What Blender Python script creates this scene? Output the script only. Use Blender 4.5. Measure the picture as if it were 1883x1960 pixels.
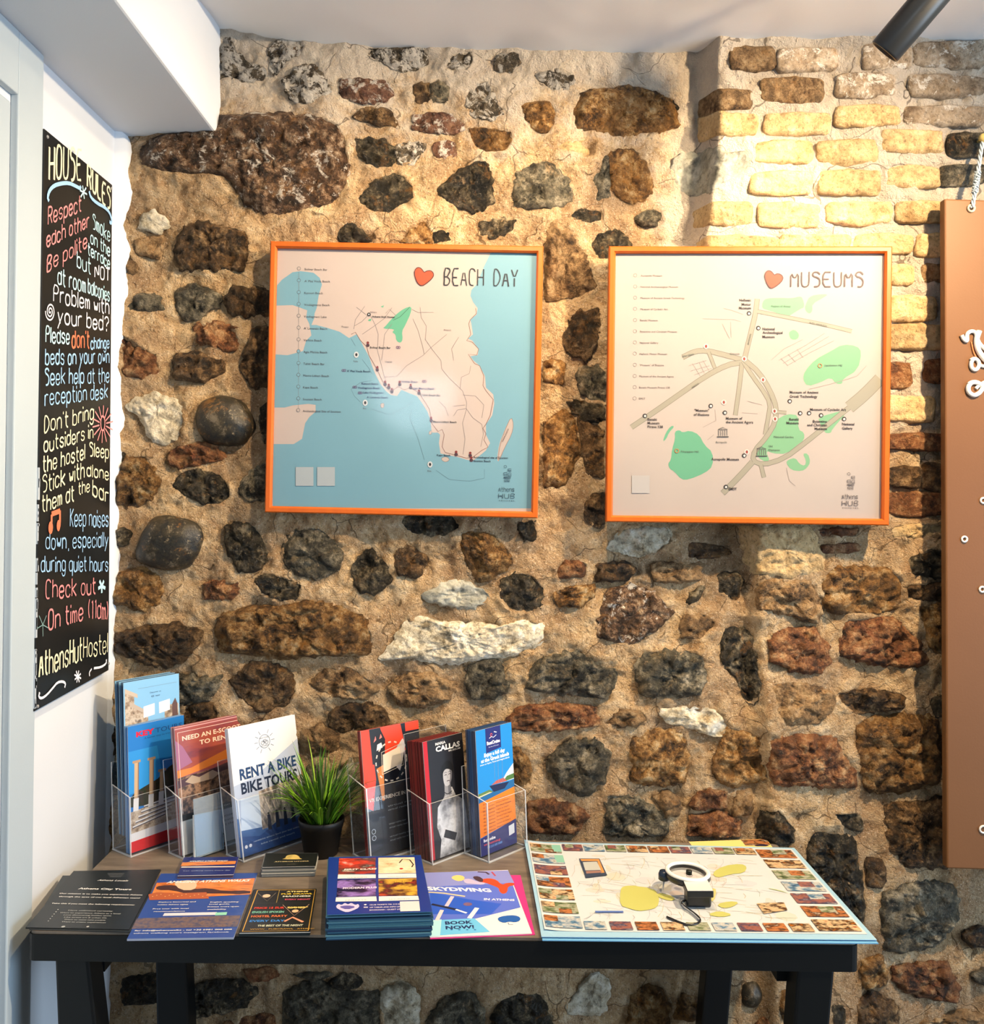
import bpy, math, random
import numpy as np
from mathutils import Vector, Matrix, noise
random.seed(7)
for o in list(bpy.data.objects): bpy.data.objects.remove(o)
SC = bpy.context.scene; COL = SC.collection
# ---------------------------------------------------------------- camera
F, CX, CY, TH = 1800.0, 925.0, 935.0, math.radians(0.8)     # focal length and optical axis in pixels, roll
D = 1.724                                                   # camera to stone wall, metres
TZ = 0.92; EZ = TZ + 0.633                                  # table top and eye height
CAM = Vector((0, -D, EZ))
cd = bpy.data.cameras.new('camera'); cam = bpy.data.objects.new('camera', cd); COL.objects.link(cam)
cd.sensor_width = 36; cd.lens = F*36/1960
cd.shift_x = (941.5-CX)/1960; cd.shift_y = -(980-CY)/1960; cd.clip_start = .02
cam.matrix_world = Matrix.Translation(CAM) @ Matrix.Rotation(math.pi/2, 4, 'X') @ Matrix.Rotation(TH, 4, 'Z')
SC.camera = cam
# ---------------------------------------------------------------- world, lights, exposure
SC.view_settings.view_transform = 'Standard'; SC.view_settings.look = 'None'
SC.view_settings.gamma = 1; SC.view_settings.use_curve_mapping = False
SC.view_settings.exposure = 0.0
SC.cycles.transparent_max_bounces = 48
w = bpy.data.worlds.new('world'); SC.world = w; w.use_nodes = True
w.node_tree.nodes['Background'].inputs[0].default_value = (.66, .82, 1, 1)
w.node_tree.nodes['Background'].inputs[1].default_value = 0.22
def light(name, kind, loc, aim, e, col, **k):
    l = bpy.data.lights.new(name, kind); l.energy = e; l.color = col
    for a, b in k.items(): setattr(l, a, b)
    o = bpy.data.objects.new(name, l); COL.objects.link(o); o.location = loc
    o.rotation_euler = (Vector(aim)-Vector(loc)).to_track_quat('-Z', 'Y').to_euler(); return o
WARM = (1, .735, .44)
light('daylight_window', 'AREA', (3.3, -1.9, 1.35), (-.6, -.5, 1.45), 104, (.66, .83, 1), shape='RECTANGLE', size=1.8, size_y=1.9)
light('window_glow', 'AREA', (-.60, -5.2, EZ+.70), (-.1, 0, EZ), 14, (.75, .88, 1), shape='DISK', size=.60)
light('ceiling_spot_right', 'SPOT', (.95, -.80, EZ+.74), (-.08, .0, EZ-.50), 128, WARM, spot_size=2.2, spot_blend=.7, shadow_soft_size=.02)
light('ceiling_spot_middle', 'SPOT', (.10, -.60, EZ+.77), (-.22, 0, EZ-.30), 52, WARM, spot_size=2.2, spot_blend=.9, shadow_soft_size=.02)
light('spotlight_bulb', 'SPOT', (.575, -.375, EZ+.60), (.34, .0, EZ+.30), 14, (1, .78, .52), spot_size=1.8, spot_blend=.45, shadow_soft_size=.018)
# ---------------------------------------------------------------- helpers
def lin(c):
    return tuple((v/255/12.92 if v/255 <= .04045 else ((v/255+.055)/1.055)**2.4) for v in c)+(1,)
def ray(px, py):
    qx, qy = px-CX, py-CY; c, s = math.cos(TH), math.sin(TH)
    return Vector(((qx*c+qy*s)/F, 1, (qx*s-qy*c)/F))
def at(px, py, y=0.0):                       # point seen at a pixel, on the plane parallel to the stone wall at depth y
    return CAM + ray(px, py)*(y+D)
def onp(px, py, O, N):
    d = ray(px, py); return CAM + d*((O-CAM).dot(N)/d.dot(N))
def ont(px, py, z=TZ): return onp(px, py, Vector((0, 0, z)), Vector((0, 0, 1)))
WL = {}
class G:
    def __init__(s): s.v = []; s.f = []; s.m = []
    def add(s, v, f, m=0):
        n = len(s.v); s.v += [Vector(p) for p in v]; s.f += [tuple(i+n for i in q) for q in f]; s.m += [m]*len(f)
        return s
    def box(s, a, b, m=0, M=None):
        (x0, y0, z0), (x1, y1, z1) = a, b
        v = [Vector(p) for p in ((x0,y0,z0),(x1,y0,z0),(x1,y1,z0),(x0,y1,z0),(x0,y0,z1),(x1,y0,z1),(x1,y1,z1),(x0,y1,z1))]
        if M is not None: v = [M @ p for p in v]
        return s.add(v, [(0,3,2,1),(4,5,6,7),(0,1,5,4),(1,2,6,5),(2,3,7,6),(3,0,4,7)], m)
    def hexa(s, v, m=0):                      # 4 bottom then 4 top corners
        return s.add(v, [(0,3,2,1),(4,5,6,7),(0,1,5,4),(1,2,6,5),(2,3,7,6),(3,0,4,7)], m)
    def tube(s, pts, r, m=0, n=8, cap=True):
        pts = [Vector(p) for p in pts]; R = r if isinstance(r, (list, tuple)) else [r]*len(pts); vs = []; fs = []
        up = None
        for i, p in enumerate(pts):
            t = (pts[min(i+1, len(pts)-1)]-pts[max(i-1, 0)]).normalized()
            if up is None: up = t.orthogonal().normalized()
            up = (up - t*up.dot(t)).normalized(); b = t.cross(up)
            vs += [p+(up*math.cos(a)+b*math.sin(a))*R[i] for a in [2*math.pi*k/n for k in range(n)]]
        for i in range(len(pts)-1):
            fs += [(i*n+k, i*n+(k+1)%n, (i+1)*n+(k+1)%n, (i+1)*n+k) for k in range(n)]
        if cap: fs += [tuple(range(n))[::-1], tuple(range((len(pts)-1)*n, len(pts)*n))]
        return s.add(vs, fs, m)
    def lathe(s, prof, c, m=0, n=40, ax=None):
        c = Vector(c); M = Matrix.Identity(3) if ax is None else Vector((0,0,1)).rotation_difference(Vector(ax)).to_matrix()
        vs = [c + M @ Vector((r*math.cos(2*math.pi*k/n), r*math.sin(2*math.pi*k/n), z)) for r, z in prof for k in range(n)]
        fs = [(i*n+k, i*n+(k+1)%n, (i+1)*n+(k+1)%n, (i+1)*n+k) for i in range(len(prof)-1) for k in range(n)]
        return s.add(vs, fs, m)
    def prism(s, poly, N, t, m=0, ms=None):   # polygon (world points) extruded by -N*t
        n = len(poly); N = Vector(N); a = [Vector(p) for p in poly]; b = [p-N*t for p in a]
        s.add(a+b, [tuple(range(n)), tuple(range(2*n-1, n-1, -1))], m)
        return s.add(a+b, [(i, i+n, (i+1) % n+n, (i+1) % n) for i in range(n)], m if ms is None else ms)
def tag(o, label=None, cat=None, group=None, kind=None):
    if label: o['label'] = label
    if cat: o['category'] = cat
    if group: o['group'] = group
    if kind: o['kind'] = kind
    return o
def empty(name, loc, label=None, cat=None, group=None, kind=None):
    o = bpy.data.objects.new(name, None); o.empty_display_size = .03; COL.objects.link(o); o.location = loc
    WL[o.name] = Vector(loc); return tag(o, label, cat, group, kind)
def obj(name, g, mats, parent=None, smooth=False, bevel=0):
    if not isinstance(mats, (list, tuple)): mats = [mats]
    V = g.v; mn = Vector([min(p[i] for p in V) for i in range(3)]); mx = Vector([max(p[i] for p in V) for i in range(3)])
    c = (mn+mx)/2
    if parent is None: c.z = mn.z
    me = bpy.data.meshes.new(name); me.from_pydata([p-c for p in V], [], g.f)
    for m in mats: me.materials.append(m)
    me.polygons.foreach_set('material_index', g.m)
    if smooth: me.shade_smooth()
    me.update()
    o = bpy.data.objects.new(name, me); COL.objects.link(o)
    if parent is not None: o.parent = parent; o.location = c-WL[parent.name]
    else: o.location = c
    WL[o.name] = c.copy()
    if bevel:
        b = o.modifiers.new('bevel', 'BEVEL'); b.width = bevel; b.segments = 2; b.limit_method = 'ANGLE'
    return o
# ---------------------------------------------------------------- materials
class N_:
    def __init__(s, name):
        s.m = bpy.data.materials.new(name); s.m.use_nodes = True; s.t = s.m.node_tree; s.b = s.t.nodes['Principled BSDF']
        s.tc = s.n('ShaderNodeTexCoord').outputs['Object']
    def n(s, k, **kw):
        x = s.t.nodes.new(k)
        for a, b in kw.items(): setattr(x, a, b)
        return x
    def l(s, a, b): s.t.links.new(a, b)
    def noise(s, sc, det=4, rough=.6, co=None, dist=0):
        x = s.n('ShaderNodeTexNoise'); x.inputs['Scale'].default_value = sc; x.inputs['Detail'].default_value = det
        x.inputs['Roughness'].default_value = rough; x.inputs['Distortion'].default_value = dist; s.l(co or s.tc, x.inputs['Vector']); return x.outputs['Fac']
    def ramp(s, f, stops):
        x = s.n('ShaderNodeValToRGB'); e = x.color_ramp.elements
        while len(e) > len(stops): e.remove(e[-1])
        while len(e) < len(stops): e.new(.5)
        for q, (p, c) in zip(e, stops): q.position = p; q.color = c if len(c) == 4 else lin(c)
        s.l(f, x.inputs['Fac']); return x.outputs['Color']
    def mix(s, f, a, b, mode='MIX'):
        x = s.n('ShaderNodeMix', data_type='RGBA', blend_type=mode)
        for q, v in ((x.inputs[0], f), (x.inputs[6], a), (x.inputs[7], b)):
            if isinstance(v, (int, float)): q.default_value = v
            elif isinstance(v, tuple): q.default_value = v if len(v) == 4 else lin(v)
            else: s.l(v, q)
        return x.outputs[2]
    def math(s, op, a, b=0, c=None):
        x = s.n('ShaderNodeMath', operation=op); x.use_clamp = False
        for q, v in zip(x.inputs, (a, b) if c is None else (a, b, c)):
            if isinstance(v, (int, float)): q.default_value = v
            else: s.l(v, q)
        return x.outputs[0]
    def bump(s, h, st=.5, dist=.01, prev=None):
        x = s.n('ShaderNodeBump'); x.inputs['Strength'].default_value = st; x.inputs['Distance'].default_value = dist
        s.l(h, x.inputs['Height'])
        if prev: s.l(prev, x.inputs['Normal'])
        return x.outputs[0]
    def done(s, col=None, rough=.6, nor=None, spec=.5, **kw):
        if isinstance(col, tuple): s.b.inputs['Base Color'].default_value = col if len(col) == 4 else lin(col)
        elif col is not None: s.l(col, s.b.inputs['Base Color'])
        if isinstance(rough, (int, float)): s.b.inputs['Roughness'].default_value = rough
        else: s.l(rough, s.b.inputs['Roughness'])
        s.b.inputs['Specular IOR Level'].default_value = spec
        if nor: s.l(nor, s.b.inputs['Normal'])
        for k, v in kw.items(): s.b.inputs[k.replace('_', ' ')].default_value = v
        return s.m
CM = {}
def flat(c, rough=.45, spec=.4, metal=0):
    k = (tuple(c), rough, spec, metal)
    if k not in CM:
        m = N_('paint_%d_%d_%d' % tuple(int(x) for x in c)); n = m.noise(9, 2)
        CM[k] = m.done(m.mix(n, tuple(min(255, x*1.02) for x in c), tuple(x*.97 for x in c)), rough, spec=spec, Metallic=metal)
    return CM[k]
def photo(cols, sc=30, seed=0, stretch=(1, 1, 1), rough=.35):
    m = N_('printed_picture'); mp = m.n('ShaderNodeMapping'); mp.inputs['Location'].default_value = (seed*3.7, seed*1.3, seed)
    mp.inputs['Scale'].default_value = stretch; m.l(m.tc, mp.inputs['Vector'])
    n = m.noise(sc, 5, .6, mp.outputs[0]); k = len(cols)
    return m.done(m.ramp(n, [(.28+.44*i/(k-1), c) for i, c in enumerate(cols)]), rough, spec=.4)
def plaster(name, c, sc=2):
    m = N_(name); n = m.noise(sc, 3); n2 = m.noise(260, 4)
    return m.done(m.mix(n, c, tuple(x*.965 for x in c)), .75, m.bump(m.math('ADD', m.math('MULTIPLY', m.noise(5, 2), 2.5), m.math('MULTIPLY', n2, .08)), .25, .006), .25)
M_PLA = plaster('white_plaster', (212, 218, 226)); M_CEI = plaster('ceiling_paint', (234, 235, 236)); M_DOOR = plaster('door_paint', (176, 190, 200), 1)
M_DOOR.node_tree.nodes['Principled BSDF'].inputs['Roughness'].default_value = .45
def mortar():
    m = N_('lime_mortar')
    big = m.noise(6, 5, .65); mid = m.noise(30, 7, .7, dist=.5); fine = m.noise(190, 5, .75); sp = m.noise(330, 2, .5)
    c = m.ramp(mid, [(.30, (146, 114, 80)), (.42, (194, 160, 118)), (.54, (220, 190, 148)), (.68, (240, 219, 184))])
    c = m.mix(m.ramp(big, [(.40, (0, 0, 0)), (.60, (255, 255, 255))]), c, m.mix(.55, c, (150, 122, 98)))
    c = m.mix(m.ramp(fine, [(.33, (255, 255, 255)), (.46, (0, 0, 0))]), c, m.mix(.7, c, (70, 48, 30)))
    c = m.mix(m.ramp(sp, [(.60, (0, 0, 0)), (.68, (255, 255, 255))]), c, m.mix(.5, c, (244, 228, 202)))
    xyz = m.n('ShaderNodeSeparateXYZ'); g = m.n('ShaderNodeNewGeometry'); m.l(g.outputs['Position'], xyz.inputs[0])
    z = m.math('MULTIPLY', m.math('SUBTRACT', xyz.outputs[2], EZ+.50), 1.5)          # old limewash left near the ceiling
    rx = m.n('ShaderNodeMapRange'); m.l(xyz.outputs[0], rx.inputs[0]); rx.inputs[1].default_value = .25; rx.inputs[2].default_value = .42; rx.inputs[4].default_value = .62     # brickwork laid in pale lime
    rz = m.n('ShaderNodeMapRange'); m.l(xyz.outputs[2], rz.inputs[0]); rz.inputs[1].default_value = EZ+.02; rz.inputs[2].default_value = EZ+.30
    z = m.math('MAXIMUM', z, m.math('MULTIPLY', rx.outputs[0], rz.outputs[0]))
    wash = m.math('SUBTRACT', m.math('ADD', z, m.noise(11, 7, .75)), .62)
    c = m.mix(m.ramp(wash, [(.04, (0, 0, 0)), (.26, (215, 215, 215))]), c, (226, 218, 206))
    vc = m.n('ShaderNodeTexVoronoi', feature='DISTANCE_TO_EDGE'); vc.inputs['Scale'].default_value = 7.5; nv = m.n('ShaderNodeTexNoise'); nv.inputs['Scale'].default_value = 14; m.l(m.tc, nv.inputs['Vector'])
    vm = m.n('ShaderNodeVectorMath', operation='MULTIPLY_ADD'); m.l(nv.outputs['Color'], vm.inputs[0]); vm.inputs[1].default_value = (.09, .09, .09); m.l(m.tc, vm.inputs[2]); m.l(vm.outputs[0], vc.inputs['Vector'])
    ck = m.math('MULTIPLY', m.math('LESS_THAN', vc.outputs['Distance'], .007), m.math('GREATER_THAN', m.noise(9, 3), .52))
    c = m.mix(m.math('MULTIPLY', ck, .6), c, (60, 42, 28))
    h = m.math('ADD', m.math('MULTIPLY', mid, 1.6), m.math('ADD', m.math('MULTIPLY', fine, .5), m.math('MULTIPLY', m.noise(75, 5, .75), .9)))
    return m.done(c, .92, m.bump(h, 1.0, .014), .12)
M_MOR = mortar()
def stone_mat(name, c, wash=0, rough=.6, sc=26, bs=1.0, dust=1, acc=(172, 118, 52)):
    m = N_('stone_'+name); oi = m.n('ShaderNodeObjectInfo'); va = m.n('ShaderNodeVectorMath', operation='ADD')
    k = m.math('MULTIPLY', oi.outputs['Random'], 37.0); cb = m.n('ShaderNodeCombineXYZ')
    m.l(k, cb.inputs[0]); m.l(k, cb.inputs[2]); m.l(m.tc, va.inputs[0]); m.l(cb.outputs[0], va.inputs[1]); co = va.outputs[0]
    a = m.noise(sc*1.5, 9, .75, co, .15); b = m.noise(sc*.6, 5, .65, co, .5); f = m.noise(sc*7, 5, .75, co); p = m.noise(sc*1.1, 8, .78, co, .3)
    n = len(c); col = m.ramp(a, [(.385+.25*i/(n-1), q) for i, q in enumerate(c)])
    col = m.mix(m.ramp(b, [(.42, (0, 0, 0)), (.60, (255, 255, 255))]), col, m.mix(.5, col, c[n//2]))
    col = m.mix(m.ramp(p, [(.56, (0, 0, 0)), (.63, (200, 200, 200))]), col, m.mix(.6, col, acc))
    col = m.mix(m.ramp(f, [(.36, (225, 225, 225)), (.48, (0, 0, 0))]), col, m.mix(.65, col, (18, 14, 10)))
    fl = m.noise(sc*4.5, 6, .8, co); col = m.mix(m.ramp(fl, [(.585, (0, 0, 0)), (.67, (180, 180, 180))]), col, m.mix(.6, col, (226, 204, 168)))  # pale flecks in the colour stand in for highlights on the facets
    if wash:
        ws = m.noise(sc*1.3, 8, .78, co, .5)
        col = m.mix(m.ramp(ws, [(.61-.13*wash, (0, 0, 0)), (.65-.13*wash, (240, 240, 240))]), col, (226, 219, 208))
    du = m.noise(sc*1.7, 8, .78, co, .4)           # mortar dust caught on the stone
    col = m.mix(m.ramp(du, [(.60, (0, 0, 0)), (.68, (210*dust, 210*dust, 210*dust))]), col, (206, 174, 134))
    v = m.math('ADD', m.math('MULTIPLY', oi.outputs['Random'], .4), .85)
    hs = m.n('ShaderNodeHueSaturation'); m.l(v, hs.inputs['Value']); m.l(col, hs.inputs['Color'])
    vo = m.n('ShaderNodeTexVoronoi', feature='F1'); vo.inputs['Scale'].default_value = sc*1.8; vo.inputs['Randomness'].default_value = 1
    vj = m.n('ShaderNodeVectorMath', operation='MULTIPLY_ADD'); nz_ = m.n('ShaderNodeTexNoise'); nz_.inputs['Scale'].default_value = sc; m.l(co, nz_.inputs['Vector'])
    m.l(nz_.outputs['Color'], vj.inputs[0]); vj.inputs[1].default_value = (.03, .03, .03); m.l(co, vj.inputs[2]); m.l(vj.outputs[0], vo.inputs['Vector'])
    h = m.math('ADD', m.math('MULTIPLY', a, 1.2), m.math('ADD', m.math('MULTIPLY', f, .4), m.math('MULTIPLY', m.noise(sc*2.6, 7, .75, co), 1.0)))
    h = m.math('ADD', h, m.math('MULTIPLY', vo.outputs['Distance'], -.9 if sc > 18 else -.2))
    return m.done(hs.outputs[0], rough, m.bump(h, bs, .014), .4)
MS = {
 'K': stone_mat('dark_flint', [(10, 12, 12), (24, 24, 20), (58, 52, 40), (112, 100, 78), (170, 156, 128)], .0, .4),
 'S': stone_mat('smooth_dark', [(14, 18, 20), (30, 32, 32), (52, 46, 34), (110, 100, 84)], 0, .3, 18, .25, .3),
 'B': stone_mat('brown', [(18, 14, 9), (46, 33, 19), (92, 68, 42), (140, 110, 74), (180, 150, 110)], 0, .5),
 'O': stone_mat('ochre', [(26, 18, 8), (84, 56, 24), (146, 104, 54), (190, 152, 98), (214, 190, 150)], 0, .55, acc=(200, 130, 40)),
 'R': stone_mat('red', [(32, 18, 10), (92, 52, 28), (142, 92, 54), (178, 132, 88), (208, 172, 128)], 0, .65, acc=(150, 70, 40)),
 'P': stone_mat('pale', [(104, 92, 70), (176, 164, 138), (208, 200, 180), (228, 224, 212)], 0, .55, 18, .6, .5, (180, 150, 100)),
 'G': stone_mat('grey', [(20, 21, 18), (52, 50, 42), (100, 94, 78), (150, 140, 118), (196, 184, 160)], 0, .5, acc=(168, 140, 96)),
 'L': stone_mat('light_grey', [(84, 84, 74), (124, 124, 114), (156, 156, 146), (184, 184, 174)], 0, .5, 10, .35, .3, (176, 168, 140)),
 'T': stone_mat('tan', [(50, 36, 22), (120, 90, 58), (176, 142, 100), (208, 180, 140)], 0, .8),
 'Y': stone_mat('yellow_brick', [(160, 130, 86), (188, 158, 112), (204, 176, 130), (218, 196, 156)], 0, .85, 24, .7, .6, (206, 186, 150)),
 'Q': stone_mat('grey_brick', [(110, 90, 70), (150, 130, 106), (174, 156, 134), (194, 180, 162)], .5, .85, 24, .7, .5),
 'W': stone_mat('limewashed', [(18, 16, 12), (52, 44, 34), (100, 88, 70), (150, 136, 116)], 1.0, .7, 30),
 'V': stone_mat('limewashed_red', [(44, 24, 18), (96, 60, 46), (136, 96, 76), (172, 136, 110)], .75, .7, 30),
 'M': stone_mat('rusty_mottled', [(16, 11, 7), (48, 32, 19), (98, 70, 48), (158, 128, 100), (206, 184, 156)], .35, .55, 30),
}
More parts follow.
